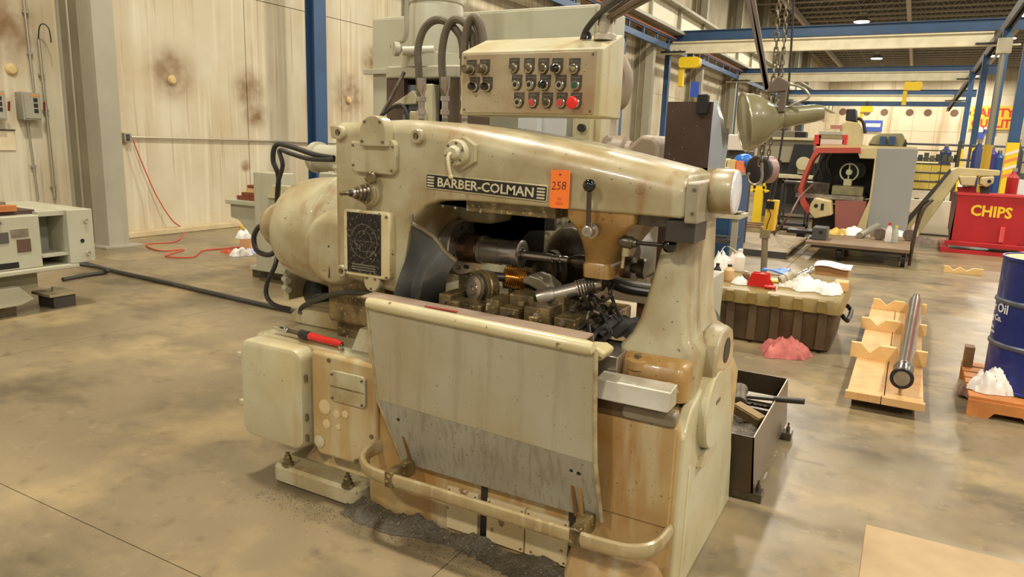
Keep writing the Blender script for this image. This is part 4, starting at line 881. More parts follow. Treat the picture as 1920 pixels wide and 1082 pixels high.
# debris piled along the base
random.seed(11)
deb = M()
pts_ = []
for i in range(60):
    u = i / 59; x = -2.04 + 1.10 * u
    pts_.append([Vector((x + random.uniform(-.01, .01), 2.335 - .02 - w * (.085 + .03 * math.sin(u * 9)) + random.uniform(-.008, .008), max(.001, (.045 + .015 * math.sin(u * 23)) * (1 - w) ** 1.2 + random.uniform(-.004, .008) * (w < 1)))) for w in (0, .25, .5, .75, 1)])
deb.sheet(pts_, -.001)
dm = mat('swarf_sludge', (82, 72, 54), .5, c2=(48, 42, 32), s2=9, c4=(158, 148, 122), s4=130, thr4=.65, bump=.8, bs=70)
o = stuff(deb.build('swarf_pile', dm)); o['label'] = 'dark oily swarf and sludge heaped along the foot of the hobbing machine'; o['category'] = 'swarf'
ch = M()
for i in range(1500):
    u = random.random(); x = -2.5 + 1.75 * u; y = 2.28 - abs(random.gauss(0, .07)); 
    if x < -2.0: y -= .04
    a = random.random() * 6.3; s_ = random.uniform(.002, .006)
    ch.add([(x, y, .001), (x + s_ * math.cos(a), y + s_ * math.sin(a), .003), (x + s_ * math.cos(a + 2), y + s_ * math.sin(a + 2), .002)], [(0, 1, 2)])
o = stuff(ch.build('loose_chips', mat('chip_dark', (84, 76, 60), .4, .5), smooth=False)); o['label'] = 'loose metal chips scattered on the floor along the machine'; o['category'] = 'swarf'
# ================================================================ CONTROL PENDANT
YP = 2.70
panel_m = mat('panel_face', (180, 166, 134), .42, .15, c2=(158, 128, 92), a2=.85, s2=5, c4=(110, 92, 64), s4=60, thr4=.70, bump=.05)
X0, X1, Z0, Z1 = -1.752, -1.122, 1.752, 2.012
pn = thing('control_pendant', 'grimy beige push-button control box hanging above the overarm', 'control panel', ((X0 + X1) / 2, 2.8, Z0))
M().prism([(YP, Z0), (YP, Z1), (YP + .20, Z1 + .075), (YP + .23, Z1 + .06), (YP + .23, Z0)], 'yz', X0, X1 + .02).build('enclosure', paint_light, pn, bev=.008)
fpn = M().prism(rrect(X0 + .012, X1 - .008, Z0 + .010, Z1 - .012, .006), 'xz', YP - .006, YP + .002).build('face_panel', panel_m, pn, bev=.002)
for x in (X0 + .025, X1 - .02):
    for z in (Z0 + .022, Z1 - .024): M().cyl((x, YP - .006, z), (x, YP - .010, z), .005, n=8).build('screw', bolt_m, fpn)
plate_m = mat('legend_plate', (62, 54, 46), .45, c2=(110, 98, 78), s2=60)
bez = mat('chrome_ring', (186, 180, 160), .25, .9)
def button(px, py, kind):
    c = pt(px, py, Y=YP - .006); r = .0192
    lp = M().prism([(c.x - .0225, c.z + .004), (c.x - .0225, c.z + .040), (c.x + .0245, c.z + .040), (c.x + .0245, c.z - .004), (c.x + .012, c.z - .022), (c.x - .010, c.z - .022)], 'xz', YP - .009, YP - .005).build('legend_plate', plate_m, pn)
    M().box(c.x - .015, c.x + .015, YP - .0095, YP - .0088, c.z + .028, c.z + .031).build('legend_line', mat('worn_etching', (0, 0, 0)), lp)
    d = (-.10, -1, 0)
    o = M().rev([(0, r), (.008, r), (.010, r * .85), (.014, r * .82)], (c.x, YP - .008, c.z), d, 20).build('push_button' if kind not in 'sk' else 'selector_switch', bez, pn)
    c1 = Vector((c.x - .001, YP - .018, c.z))
    if kind == 'b': M().rev([(0, r * .72), (.003, r * .70), (.004, r * .5), (.004, 0)], c1, d, 18).build('black_cap', black_gloss, o)
    if kind == 'g': M().rev([(0, r * .74), (.005, r * .72), (.006, r * .5)], c1, d, 18).build('green_cap', green_plastic, o)
    if kind == 'r': M().rev([(0, r * .74), (.006, r * .72), (.007, r * .5)], c1, d, 18).build('red_cap', mat('faded_red', (196, 66, 64), .4), o)
    if kind == 'R': M().rev([(0, r * .7), (.012, r * .7), (.014, r * 1.2), (.024, r * 1.25), (.030, r * 1.05), (.033, 0)], c1, d, 26).build('emergency_mushroom', mat('mushroom_red', (232, 44, 34), .3), o)
    if kind == 's':
        M().rev([(0, r * .78), (.006, r * .76)], c1, d, 18).build('selector_body', oily, o)
        M().bar(c1 + Vector((-.009, -.010, .009)), c1 + Vector((.009, -.010, -.009)), .006, .012, (0, 1, 0)).build('selector_lever', bez if px > 1060 else dark_steel, o)
    if kind == 'k': M().rev([(0, r * .8), (.008, r * .85), (.02, r * .8), (.026, r * .5), (.027, 0)], c1, d, 20).build('knob', black_gloss, o)
    if kind == 'K':
        M().rev([(0, .018), (.01, .020), (.022, .017), (.030, .020), (.04, .016), (.042, 0)], c1, d, 22).build('round_knob', mat('brown_knob', (74, 64, 44), .25, c2=(140, 128, 90), s2=60), o)
rows = [(128, ((964, 's'), (992, 's'), (1019, 's'), (1045, 'k'), (1077, 's'))), (159, ((969, 'b'), (995, 'b'), (1022, 'k'), (1051, 'b'), (1080, 'g'))), (192, ((973, 'b'), (1000, 'r'), (1026, 's'), (1053, 'r'), (1080, 'R')))]
for y_, cs in rows:
    for x_, kd in cs: button(x_, y_ + (x_ - 970) * .012, kd)
for x_, y_, kd in ((884, 131, 'K'), (909, 130, 'K'), (890, 163, 'k'), (914, 163, 'k')): button(x_, y_, kd)
M().rev([(0, .045), (.02, .045), (.03, .032), (.10, .03)], (X1 - .03, YP + .13, Z1 + .045), (.05, 0, 1), 20).build('swivel_neck', mat('neck_metal', (196, 188, 166), .4, .3), pn)
arm_m = mat('dusty_arm', (112, 98, 86), .55, .2)
p0 = Vector((X1 - .03, YP + .13, Z1 + .13)); p1 = pt(1262, -40, Y=2.30); p1 = p0 + (p1 - p0) * 3.2
av = M()
for dx, dz in ((0, 0), (.045, -.01), (.02, .05)):
    M().tube([p0 + Vector((dx * .5, 0, dz * .4)), p1 + Vector((dx, 0, dz))], .010, 10, 1).build('arm_bar', arm_m, pn)
M().tube([pt(1095, 72, Y=2.83), pt(1098, 58, Y=2.83), pt(1120, 30, Y=2.8), pt(1150, 5, Y=2.7), pt(1190, -20, Y=2.6)], .012, 10, 4).build('arm_cable', rubber, pn)
M().prism([(p0.x - .03, p0.z - .03), (p0.x + .03, p0.z - .03), (p0.x + .05, p0.z + .04), (p0.x + .02, p0.z + .12), (p0.x - .02, p0.z + .05)], 'xz', p0.y - .02, p0.y + .02).build('arm_bracket', arm_m, pn, bev=.005)
M().tube([pt(1090, 78, Y=2.85), pt(1093, 66, Y=2.85), pt(1100, 60, Y=2.85), pt(1106, 68, Y=2.85), pt(1102, 80, Y=2.85)], .008, 8, 4).build('cable_clip', rubber, pn)

# ================================================================ MACHINE BEHIND (vertical cylinder, cabinet)
rm = thing('vertical_machine', 'pale green-grey vertical machine with tall cylinder behind the hobbing machine', 'machine', (-3.1, 4.2, 0))
gg = mat('grey_green_paint', (0, 0, 0))
cx = -3.0
M().rev([(0, .235), (.09, .235), (.10, .19), (.40, .185), (.42, .178), (.43, .185), (1.0, .18), (1.02, .165), (1.3, .165)], (cx, 4.3, 2.115), (0, 0, 1), 40).build('ram_cylinder', gg, rm)
M().prism(rrect(-3.28, -2.66, 4.08, 4.55, .04), 'xy', 2.04, 2.12).build('head_flange', gg, rm, bev=.012)
M().box(-3.27, -3.12, 4.10, 4.5, 1.2, 2.04).build('side_column', mat('brown_column', (96, 80, 66), .5, .3), rm)
M().box(-2.80, -2.67, 4.10, 4.5, 1.2, 2.04).build('side_column', mat('brown_column', (0, 0, 0)), rm)
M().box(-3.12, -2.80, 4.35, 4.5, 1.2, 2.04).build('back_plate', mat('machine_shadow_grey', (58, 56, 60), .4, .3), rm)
M().rev([(0, .13), (.35, .13), (.38, .10), (.55, .09)], (-3.08, 4.22, 1.45), (0, 0, 1), 28).build('inner_ram', mat('blue_grey_steel', (120, 124, 130), .3, .5), rm)
M().prism([(-3.2, 1.86), (-3.02, 1.96), (-2.98, 1.92), (-3.0, 1.87)], 'xz', 4.06, 4.12).build('lever_plate', paint_light, rm, bev=.006)
M().box(-2.96, -2.86, 4.06, 4.16, 1.72, 2.0).box(-3.0, -2.9, 4.0, 4.1, 1.75, 1.82).build('valve_block', paint_light, rm, bev=.008)
M().box(-3.5, -2.5, 4.0, 4.7, 0, 1.2).build('column_base', gg, rm, bev=.02)
gpt = pt(737, 92, Y=4.0)
g = M().rev([(0, .01), (.02, .045), (.05, .048), (.055, .045), (.055, .04)], gpt + Vector((.05, .03, 0)), (-.8, -1, 0), 24).build('pressure_gauge', gg, rm)
M().rev([(0, .040), (.003, .040)], gpt + Vector((.05, .03, 0)) + Vector((-.8, -1, 0)).normalized() * .052, (-.8, -1, 0), 24).build('gauge_dial', mat('dial_white', (226, 218, 196), .5), g)
M().bar(gpt + Vector((.0035, -.032, .0)), gpt + Vector((.02, -.052, .02)), .003, .003).build('gauge_needle', black, g)
M().cyl(gpt + Vector((.06, .03, -.01)), gpt + Vector((.25, .12, 0)), .03, n=14).build('gauge_pipe', gg, rm)
M().tube([pt(741, 78, Y=4.05), pt(756, 76, Y=4.05), pt(762, 60, Y=4.05), pt(762, 20, Y=4.05), pt(764, -20, Y=4.05)], .016, 8, 3).build('riser_tube', conduit, rm)
hm = mat('dusty_hose', (0, 0, 0))
def rhose(pts, Y, r=.024): 
    M().tube([pt(x, y, Y=Y) for x, y in pts], r, 10, 4).build('hydraulic_hose', hm, rm)
rhose([(789, 185), (785, 130), (784, 90), (795, 55), (815, 38), (840, 42), (862, 65), (868, 90), (868, 110)], 3.75)
rhose([(834, 185), (829, 130), (829, 95), (836, 58), (850, 38), (868, 40), (884, 62), (888, 90), (887, 105)], 3.72)
rhose([(871, 190), (870, 130), (871, 85), (877, 48), (888, 32), (899, 42), (906, 70), (908, 95)], 3.68)
rhose([(885, 40), (894, 60), (897, 100)], 3.7, .012)
for (x_, Y_) in ((790, 3.75), (834, 3.72), (871, 3.68)):
    a = pt(x_, 222, Y=Y_); b = pt(x_, 178, Y=Y_)
    f = M().rev([(0, .018), (.04, .018), (.042, .028), (.07, .028), (.072, .02), (.12, .02), (.122, .028), (.15, .028), (.152, .020), (.18, .022), (.20, .030), (.26, .030)], (a.x, Y_, a.z - .02), (0, 0, 1), 10).build('hose_fitting', steel, rm)
    M().cyl((a.x, Y_, 1.3), (a.x, Y_, a.z), .018, n=10).build('pipe_stub', gg, rm)
M().tube([pt(712, 222, Y=3.9), pt(735, 180, Y=3.95), pt(758, 135, Y=4.0)], .012, 8, 3).build('small_tube', dark_steel, rm)
M().tube([pt(714, 218, Y=3.9), pt(738, 200, Y=3.9), pt(755, 198, Y=3.9), pt(762, 212, Y=3.9), pt(764, 226, Y=3.9)], .012, 8, 4).build('small_tube', rubber, rm)
cb = thing('electrical_cabinet', 'wide pale green electrical cabinet behind the hoses and control pendant', 'cabinet', (-3.0, 5.05, 0))
M().box(-3.99, -2.02, 4.82, 5.35, 1.70, 2.585).build('body', gg, cb, bev=.012)
M().box(-3.97, -3.02, 4.80, 4.82, 1.72, 2.565).build('door', gg, cb, bev=.005)
M().box(-3.00, -2.04, 4.80, 4.82, 1.72, 2.565).build('door', gg, cb, bev=.005)
M().box(-3.97, -3.45, 4.83, 5.33, 1.10, 1.70).build('lower_wing', gg, cb, bev=.006)
M().box(-4.05, -3.30, 4.77, 4.80, 2.14, 2.18).build('door_ledge', gg, cb, bev=.004)
for x in (-3.9, -3.6):
    M().box(x - .06, x + .06, 4.9, 5.3, 0, 1.10).build('leg', gg, cb)
# parts under the pendant, right rear
rr = thing('coolant_unit', 'grey coolant unit with motor and rounded cover rising behind the overarm', 'machine', (-1.45, 4.1, 0))
M().box(-2.0, -1.82, 3.95, 4.1, 1.2, 1.86).build('blue_grey_box', mat('pale_blue_grey', (190, 192, 190), .4), rr, bev=.01)
M().box(-2.12, -1.98, 3.9, 4.05, 1.5, 1.84).build('relay_box', mat('pale_blue_grey', (0, 0, 0)), rr, bev=.01)
M().box(-1.78, -1.60, 3.95, 4.1, .9, 1.86).build('switch_post', paint_light, rr, bev=.01)
c = pt(1095, 240, Y=3.92); o = M().box(c.x - .05, c.x + .05, 3.90, 3.95, c.z - .09, c.z + .07).build('switch_plate', paint_light, rr, bev=.008)
M().cyl((c.x, 3.90, c.z), (c.x, 3.87, c.z), .022).build('black_knob', black, o)
M().rev([(0, .085), (.02, .10), (.19, .10), (.20, .07), (.23, .07)], (-1.67, 4.05, 1.60), (1, 0, 0), 28).build('pump_motor', mat('brown_grey', (142, 126, 104), .5), rr)
M().prism([(-1.48, .9), (-1.26, .9), (-1.25, 1.65), (-1.28, 1.70), (-1.36, 1.71), (-1.49, 1.58)], 'xz', 3.95, 4.35).build('rounded_cover', mat('brown_grey', (0, 0, 0)), rr, bev=.03)
M().box(-2.1, -1.26, 3.95, 4.5, .75, .9).build('shelf', mat('brown_grey', (0, 0, 0)), rr)
M().tube([pt(1136, 88, Y=4.3), pt(1158, 100, Y=4.3), pt(1174, 130, Y=4.3), pt(1177, 160, Y=4.3), pt(1168, 192, Y=4.3), pt(1152, 205, Y=4.3), pt(1146, 230, Y=4.3), pt(1146, 270, Y=4.25)], .045, 12, 4, flat=.03).build('duct_loop', mat('brown_grey', (0, 0, 0)), rr)
a = pt(1200, 420, Y=4.4); b = pt(1300, 532, Y=4.4)
M().box(a.x - .02, -1.255, 4.40, 4.43, b.z + .02, a.z).build('side_panel', paint_light, rr, bev=.004)
M().box(a.x - .02, -1.255, 4.385, 4.40, a.z - .05, a.z - .025).build('panel_rail', steel, rr)
c = pt(1207, 487, Y=4.39); M().cyl((c.x, 4.40, c.z), (c.x, 4.392, c.z), .030).build('panel_hole', black, rr)
for x in (-2.05, -1.3): M().box(x - .03, x + .03, 4.0, 4.06, 0.0, .78).build('leg', mat('rusty_leg', (90, 62, 44), .6), rr)
M().box(-1.33, -1.27, 4.36, 4.40, .16, a.z - .2).build('leg', mat('rusty_leg', (0, 0, 0)), rr)
pf = thing('drip_pan', 'low pale drip pan with dark side lying on the floor behind the bed', 'pan', (-2.5, 5.3, 0))
M().box(-2.44, -1.98, 4.25, 7.0, .10, .14).build('pan_top', mat('pan_top', (178, 164, 132), .5, c2=(150, 136, 104), s2=4), pf)
M().box(-1.985, -1.95, 4.22, 7.0, 0, .15).build('pan_side', dark_grey_paint, pf); M().box(-2.44, -1.95, 4.2, 4.25, 0, .15).build('pan_side', dark_grey_paint, pf)
# small tooling seen through the arm opening
tl = thing('tool_block', 'pale block of small fittings seen through the opening under the overarm', 'fittings', (-1.9, 3.9, .9))
M().box(-2.0, -1.65, 3.84, 3.92, .93, 1.30).build('block', mat('pale_fit', (176, 172, 148), .4, c2=(90, 86, 74), a2=1, s2=30), tl)
random.seed(5)
for k in range(12):
    x = random.uniform(-1.98, -1.68); z = random.uniform(.98, 1.27)
    M().cyl((x, 3.84, z), (x, 3.81, z), random.uniform(.010, .02), n=8).build('fitting', black if k % 2 else steel, tl)
M().box(-2.1, -1.6, 3.78, 3.93, .0, .93).build('base', dark_steel, tl)

# dark sheet guard of the next machine
gu = thing('sheet_guard', 'dark brown sheet metal guard with bright curved edge behind the overarm end', 'machine guard', (-1.1, 4.2, 0))
M().box(-1.235, -.985, 4.0, 4.03, .9, 1.89).build('dark_panel', mat('dark_brown_sheet', (84, 66, 58), .4, .3, c2=(66, 52, 46), s2=4, c4=(150, 140, 130), s4=70, thr4=.68), gu)
M().loft([[Vector((-.99 + w, 4.0 + d, z)) for w, d in ((0, 0), (.045 * s, .02), (.055 * s, .06), (0, .10))] for z, s in ((1.42, .9), (1.5, 1.5), (1.65, 1.6), (1.80, 1.0), (1.9, .25))]).build('bright_edge', mat('bright_sheet', (206, 210, 212), .25, .8), gu)
c = pt(1317, 196, Y=3.97)
M().prism(rrect(c.x - .030, c.x + .030, c.z - .05, c.z + .055, .01), 'xz', 3.96, 4.0).build('black_latch', black, gu, bev=.006)
M().box(-1.24, -.95, 4.03, 4.5, .0, .9).build('lower_body', gg, gu)
M().box(-1.24, -.93, 4.0, 4.35, 1.50, 1.54).build('shelf_edge', paint_light, gu)

# ================================================================ WORK LAMP, CHAIN, PENDANT CABLE
olive = mat('olive_lamp', (134, 128, 92), .32, c2=(108, 100, 70), s2=6, coat=.3)
lp = thing('work_lamp', 'olive green bell-shaped work lamp hanging on its side from angled bars', 'lamp', tuple(pt(1450, 215, Y=4.0)))
l0 = pt(1399, 229, Y=4.0); l1 = pt(1508, 214, Y=4.0); d = (l1 - l0).normalized(); d = (d + Vector((0, .45, 0.02))).normalized()
M().rev([(0, .150), (.004, .156), (.010, .150), (.05, .142), (.10, .118), (.145, .085), (.175, .062), (.19, .056), (.20, .060), (.24, .052), (.36, .045), (.40, .036), (.41, 0)], l0 - d * .01, d, 44).build('bell_reflector', olive, lp)
M().rev([(.006, .150), (.012, .145), (.014, 0)], l0 - d * .012, d, 40).build('lamp_glass', mat('lamp_front', (196, 150, 122), .25, c2=(226, 204, 182), a2=1, s2=12), lp)
M().torus(l0 - d * .008, d, .151, .006, 40, 8).build('rim_ring', mat('rim', (166, 156, 130), .3, .5), lp)
cc = pt(1443, 160, Y=4.0)
M().prism([(cc.x - .01, cc.z - .04), (cc.x + .085, cc.z - .03), (cc.x + .095, cc.z + .015), (cc.x + .04, cc.z + .045), (cc.x, cc.z + .0)], 'xz', 3.98, 4.03).build('bracket', arm_m, lp, bev=.006)
M().box(cc.x + .055, cc.x + .085, 3.99, 4.03, cc.z - .13, cc.z + .02).build('strap', arm_m, lp)
M().tube([pt(1448, 165, Y=4.05), pt(1475, 158, Y=4.05), pt(1505, 165, Y=4.05), pt(1517, 182, Y=4.05), pt(1495, 192, Y=4.05), pt(1480, 200, Y=4.05)], .006, 8, 4).build('wire_guard', conduit, lp)
for dx in (0, .06):
    M().bar(pt(1438 + dx * 30, 168, Y=4.0) + (pt(1398 + dx * 150, -30, Y=4.0) - pt(1438 + dx * 30, 168, Y=4.0)) * 4, pt(1438 + dx * 30, 168, Y=4.0), .022, .022).build('support_bar', arm_m, lp)
chm = mat('chain_steel', (136, 126, 104), .35, .8)
cpts = [pt(1463, -40, Y=4.35), pt(1455, 100, Y=4.35), pt(1446, 190, Y=4.35), pt(1434, 250, Y=4.35), pt(1424, 312, Y=4.35)]
chn = thing('lifting_chain', 'long steel lifting chain with an open hook hanging beside the work lamp', 'chain', tuple(cpts[-1]))
def lerp_path(pts, s):
    L_ = [(pts[i + 1] - pts[i]).length for i in range(len(pts) - 1)]
    for i, l in enumerate(L_):
        if s <= l or i == len(L_) - 1: return pts[i].lerp(pts[i + 1], s / l), (pts[i + 1] - pts[i]).normalized()
        s -= l
def link(name, c, axis, nrm, m, parent, R=.011, half=.013, r=.0045):
    t = M(); u = axis.normalized(); w = nrm.cross(u).normalized(); path = []
    for k in range(16):
        a = 2 * PI * k / 16; path.append(c + w * R * math.cos(a) + u * (R * math.sin(a) + (half if math.sin(a) >= 0 else -half)))
    rings = []
    for k in range(16):
        p = path[k]; dd = (path[(k + 1) % 16] - path[k - 1]).normalized(); nn = w.cross(u).normalized(); qq = dd.cross(nn)
        rings.append([p + nn * r * math.cos(2 * PI * j / 6) + qq * r * math.sin(2 * PI * j / 6) for j in range(6)])
    t.loft(rings, closed=True); return t.build(name, m, parent)
s = 0; k = 0; tot = sum((cpts[i + 1] - cpts[i]).length for i in range(4))
while s < tot:
    c, ax_ = lerp_path(cpts, s)
    link('link', c, ax_, Vector((1, 0, 0)) if k % 2 else Vector((.3, 1, 0)), chm, chn); s += .038; k += 1
e = cpts[-1]
hk = [e + Vector(v) for v in ((0.012, 0, .02), (.015, 0, -.02), (.02, 0, -.05), (.015, 0, -.085), (-.015, 0, -.105), (-.05, 0, -.09), (-.06, 0, -.055), (-.05, 0, -.04))]
M().tube(hk, .008, 10, 4).build('hook', mat('hook_bright', (170, 164, 150), .3, .8), chn)
cp2 = [c + Vector((.035, .03, 0)) for c in cpts[:]]
s = 0; k = 0
while s < tot - .02:
    c, ax_ = lerp_path(cp2, s); link('link', c, ax_, Vector((1, 0, 0)) if k % 2 else Vector((.3, 1, 0)), chm, chn, .009, .010, .0036); s += .031; k += 1
hb0 = pt(1420, 318, Y=4.5)
hbk = thing('chain_pulley', 'dark round chain wheel with pinkish rim hanging behind the hook', 'pulley', tuple(hb0))
M().rev([(0, .075), (.01, .085), (.03, .085)], hb0, (.35, 1, 0), 30).build('dark_side', mat('wheel_dark', (66, 60, 62), .4, .3), hbk)
M().rev([(0, .080), (.06, .080), (.065, .07)], hb0 + Vector((.02, .04, 0)), (.8, 1, 0), 30).build('pink_side', mat('wheel_pink', (172, 140, 134), .4, .3), hbk)
M().cyl(hb0 + Vector((0.01, .03, 0)), hb0 + Vector((.09, .03, .9)), .004, n=6).build('hanger_wire', black, hbk)
pc = thing('hoist_pendant', 'yellow hoist push-button pendant on a black cable below the lamp', 'pendant control', tuple(pt(1437, 400, Y=5.0)))
M().tube([pt(1490, -40, Y=5.0), pt(1484, 80, Y=5.0), pt(1476, 190, Y=5.0), pt(1462, 290, Y=5.0), pt(1448, 370, Y=5.0)], .007, 8, 4).build('cable', rubber, pc)
M().tube([pt(1461, 300, Y=5.0), pt(1452, 345, Y=5.0), pt(1445, 378, Y=5.0)], .016, 8, 3).build('strain_boot', black, pc)
a = pt(1431, 430, Y=5.0); b = pt(1452, 378, Y=5.0)
bd = M().loft([[Vector((x + (z - a.z) * .05, y, z)) for x, y in rrect(a.x, a.x + .075, 4.96, 5.03, .02)] for z in (a.z, a.z + .06, a.z + .13, b.z + .01)]).build('yellow_body', mat('pendant_yellow', (232, 184, 54), .4), pc)
M().box(a.x + .01, a.x + .06, 4.955, 4.965, a.z + .14, a.z + .19).build('button_boot', black, bd)
M().tube([pt(1445, 376, Y=4.95), pt(1441, 392, Y=4.95), pt(1445, 402, Y=4.95), pt(1440, 418, Y=4.95), pt(1437, 430, Y=4.95)], .003, 6, 3).build('wire', black, bd)
st = thing('jack_post', 'slim dusty steel post standing behind the tote below the yellow hoist pendant', 'post', tuple(pt(1434, 505, Y=7.7)))
a = pt(1436, 425, Y=7.7); b = pt(1433, 540, Y=7.7)
M().cyl((b.x, 7.7, 0), (a.x, 7.7, a.z - .05), .032, n=14).build('tube', mat('dusty_post', (128, 116, 88), .5, .3), st)
M().box(a.x - .045, a.x + .045, 7.66, 7.74, a.z - .12, a.z + .0).build('socket_head', mat('dusty_post', (0, 0, 0)), st, bev=.008)
M().box(b.x - .08, b.x + .08, 7.6, 7.8, 0, .012).build('foot_plate', dark_steel, st)

# ================================================================ CHIP TRAY, MALLET, BLOCK
tm = mat('tray_steel', (92, 78, 60), .35, .5, c2=(60, 50, 40), s2=4, bump=.05)
tr = thing('chip_tray', 'dark open steel chip tray on stubby feet behind the hobbing machine', 'tray', (-.95, 3.8, 0))
tx0, tx1, ty0, ty1, tz0, tz1 = -.88, -.495, 3.34, 4.38, .05, .325
M().prism([(tx0, tz0), (tx1 + .02, tz0), (tx1, tz1), (tx0, tz1)], 'xz', ty0, ty0 + .006).build('front_wall', tm, tr)
M().box(tx0, tx1, ty1 - .006, ty1, tz0, tz1).build('back_wall', tm, tr)
M().prism([(tx1, tz1), (tx1 - .006, tz1), (tx1 + .01, tz0), (tx1 + .02, tz0)], 'xz', ty0, ty1).build('side_wall', mat('tray_side', (124, 106, 78), .3, .5, c2=(90, 76, 54), s2=5), tr)
M().box(tx0, tx0 + .006, ty0, ty1, tz0, tz1).build('side_wall', tm, tr)
M().box(tx0, tx1, ty0, ty1, tz0 - .006, tz0).build('tray_floor', tm, tr)
M().box(tx0, tx1 - .03, 4.02, 4.16, .26, .275).build('cross_ledge', mat('ledge_steel', (134, 122, 98), .4, .5), tr)
M().box(tx0, tx1 - .01, 3.9, 3.93, .17, .27).build('divider', tm, tr)
for (x, y) in ((tx1 + .0, ty0 + .05), (tx1 + .01, ty1 - .12), (tx0 + .14, ty0 + .05)):
    f = M().box(x - .12, x + .06, y - .04, y + .04, .0, .045).build('foot', dark_steel, tr, bev=.005)
    M().cyl((x + .035, y, .045), (x + .035, y, .075), .012, n=6).cyl((x + .035, y, .075), (x + .035, y, .10), .006, n=6).build('levelling_bolt', dark_steel, f)
random.seed(2)
cm = mat('steel_chips', (110, 102, 88), .45, .5, c2=(66, 60, 50), s2=14, c4=(186, 180, 164), s4=220, thr4=.58, bump=.7, bs=140)
g_ = [[Vector((tx0 + .02 + (tx1 - tx0 - .045) * i / 24, ty0 + .01 + .56 * j / 16, .235 + .02 * math.sin(i * .7) * math.cos(j * .5) + random.uniform(-.004, .004))) for j in range(17)] for i in range(25)]
o = stuff(M().sheet(g_, -.02).build('steel_chips', cm)); o['label'] = 'fine grey steel chips filling the open tray'; o['category'] = 'swarf'
g_ = [[Vector((tx0 + .02 + (tx1 - tx0 - .045) * i / 24, 4.17 + .19 * j / 6, .20 + random.uniform(-.006, .006))) for j in range(7)] for i in range(25)]
o = stuff(M().sheet(g_, -.02).build('steel_chips', cm)); o['label'] = 'grey steel chips in the narrow rear compartment of the tray'; o['category'] = 'swarf'
ml = thing('mallet', 'heavy grey mallet with black handle resting across the chip tray edge', 'mallet', tuple(pt(1388, 745, Z=.27)))
m0 = pt(1386, 742, Z=.30); m1 = pt(1508, 753, Z=.345)
hd_ = Vector((.15, -.85, -.38)).normalized()
M().rev([(0, .034), (.006, .044), (.02, .046), (.03, .042), (.10, .042), (.11, .046), (.125, .045), (.13, .036)], m0 - hd_ * .065, hd_, 26).build('mallet_head', mat('mallet_grey', (108, 98, 82), .5, .3, c2=(80, 70, 56), s2=20), ml)
M().tube([m0, m0.lerp(m1, .5), m1], .0125, 10, 2).build('handle', mat('handle_steel', (84, 82, 74), .35, .4), ml)
M().tube([m0.lerp(m1, .55), m1], .0165, 12, 1).build('rubber_grip', rubber, ml)
wb = pt(1405, 778, Z=.275)
o = M().obox(wb, (.17, .07, .05), (.1, .15, -.5)).build('wood_block', mat('greasy_block', (112, 90, 52), .5, c2=(70, 56, 34), s2=30, bump=.4), bev=.004); tag(o, 'greasy dark wooden block lying on the chips in the tray', 'block')
M().obox(wb + Vector((.0, -.004, .027)), (.17, .05, .006), (.1, .15, -.5)).build('splintered_top', mat('greasy_top', (140, 116, 70), .6, bump=.5), o)

# ================================================================ PLASTIC TOTE WITH CLUTTER
tt = thing('storage_tote', 'long ribbed olive-brown plastic tote with closed lid by the tail column', 'box', (-.95, 6.75, 0))
tb = mat('tote_brown', (98, 80, 56), .5, c2=(80, 64, 46), a2=.8, s2=3, c3=(118, 104, 58), a3=.4, s3=6)
tlid = mat('tote_lid', (142, 120, 62), .4, c2=(112, 94, 50), s2=4)
M().loft([[Vector((x, y, z)) for x, y in rrect(-1.87 + i, -.40 - i, 6.32 + i, 7.3 - i, .07)] for z, i in ((0, .05), (.02, .03), (.36, .0))]).build('body', tb, tt)
M().loft([[Vector((x, y, z)) for x, y in rrect(-1.90 + i, -.365 - i, 6.28 + i, 7.34 - i, .06)] for z, i in ((.345, .0), (.44, .01), (.455, .02), (.46, .04))]).build('lid', tlid, tt)
for k in range(7):
    x = -.52 - .185 * k
    M().prism([(x - .02, .03), (x + .05, .03), (x + .05, .36), (x - .02, .36)], 'xz', 6.295, 6.34).build('rib', tb, tt, bev=.008)
    M().prism([(x - .035, .35), (x + .035, .35), (x + .035, .452), (x - .035, .452)], 'xz', 6.262, 6.30).build('lid_rib', tlid, tt, bev=.008)
M().tube([(-.37, 6.55, .30), (-.33, 6.55, .26), (-.33, 7.0, .26), (-.37, 7.0, .30)], .02, 8, 2).build('side_handle', black, tt)
ZT = .462
def crumple(c, sx, sy, sz, seed, n=22):
    random.seed(seed); ph = [random.uniform(0, 6) for _ in range(8)]; g = []
    for i in range(n):
        row = []
        for j in range(n):
            u = -1 + 2 * i / (n - 1); v = -1 + 2 * j / (n - 1); r = max(abs(u), abs(v))
            e = 1 + .08 * math.sin(3 * math.atan2(v, u) + ph[0]) + .07 * math.sin(5 * math.atan2(v, u) + ph[6]) + .05 * math.sin(9 * math.atan2(v, u) + ph[1])
            k_ = max(abs(u), abs(v)) / max(1e-6, math.hypot(u, v)); u2, v2 = u * k_, v * k_
            h = max(0, 1 - r ** 4) * (.55 + .3 * math.sin(5 * u + ph[2] + 2 * v) * math.cos(4 * v + ph[3]) + .25 * abs(math.sin(9 * u + 5 * v + ph[4])) + .15 * abs(math.sin(13 * v - 7 * u + ph[5])))
            row.append(Vector((c[0] + u2 * e * sx, c[1] + v2 * e * sy, c[2] + .002 + max(0, h) * sz)))
        g.append(row)
    return M().sheet(g, -.004)
def rag(px, py, Z, sx, sy, sz, seed, m, lab, name='rag', cat='rag'):
    c = pt(px, py, Z=Z); o = crumple((c.x, c.y, Z), sx, sy, sz, seed).build(name, m, ang=80); tag(o, lab, cat); return o
rag(1512, 540, ZT, .16, .20, .10, 1, white_cloth, 'large crumpled white rag pile at the middle of the tote lid')
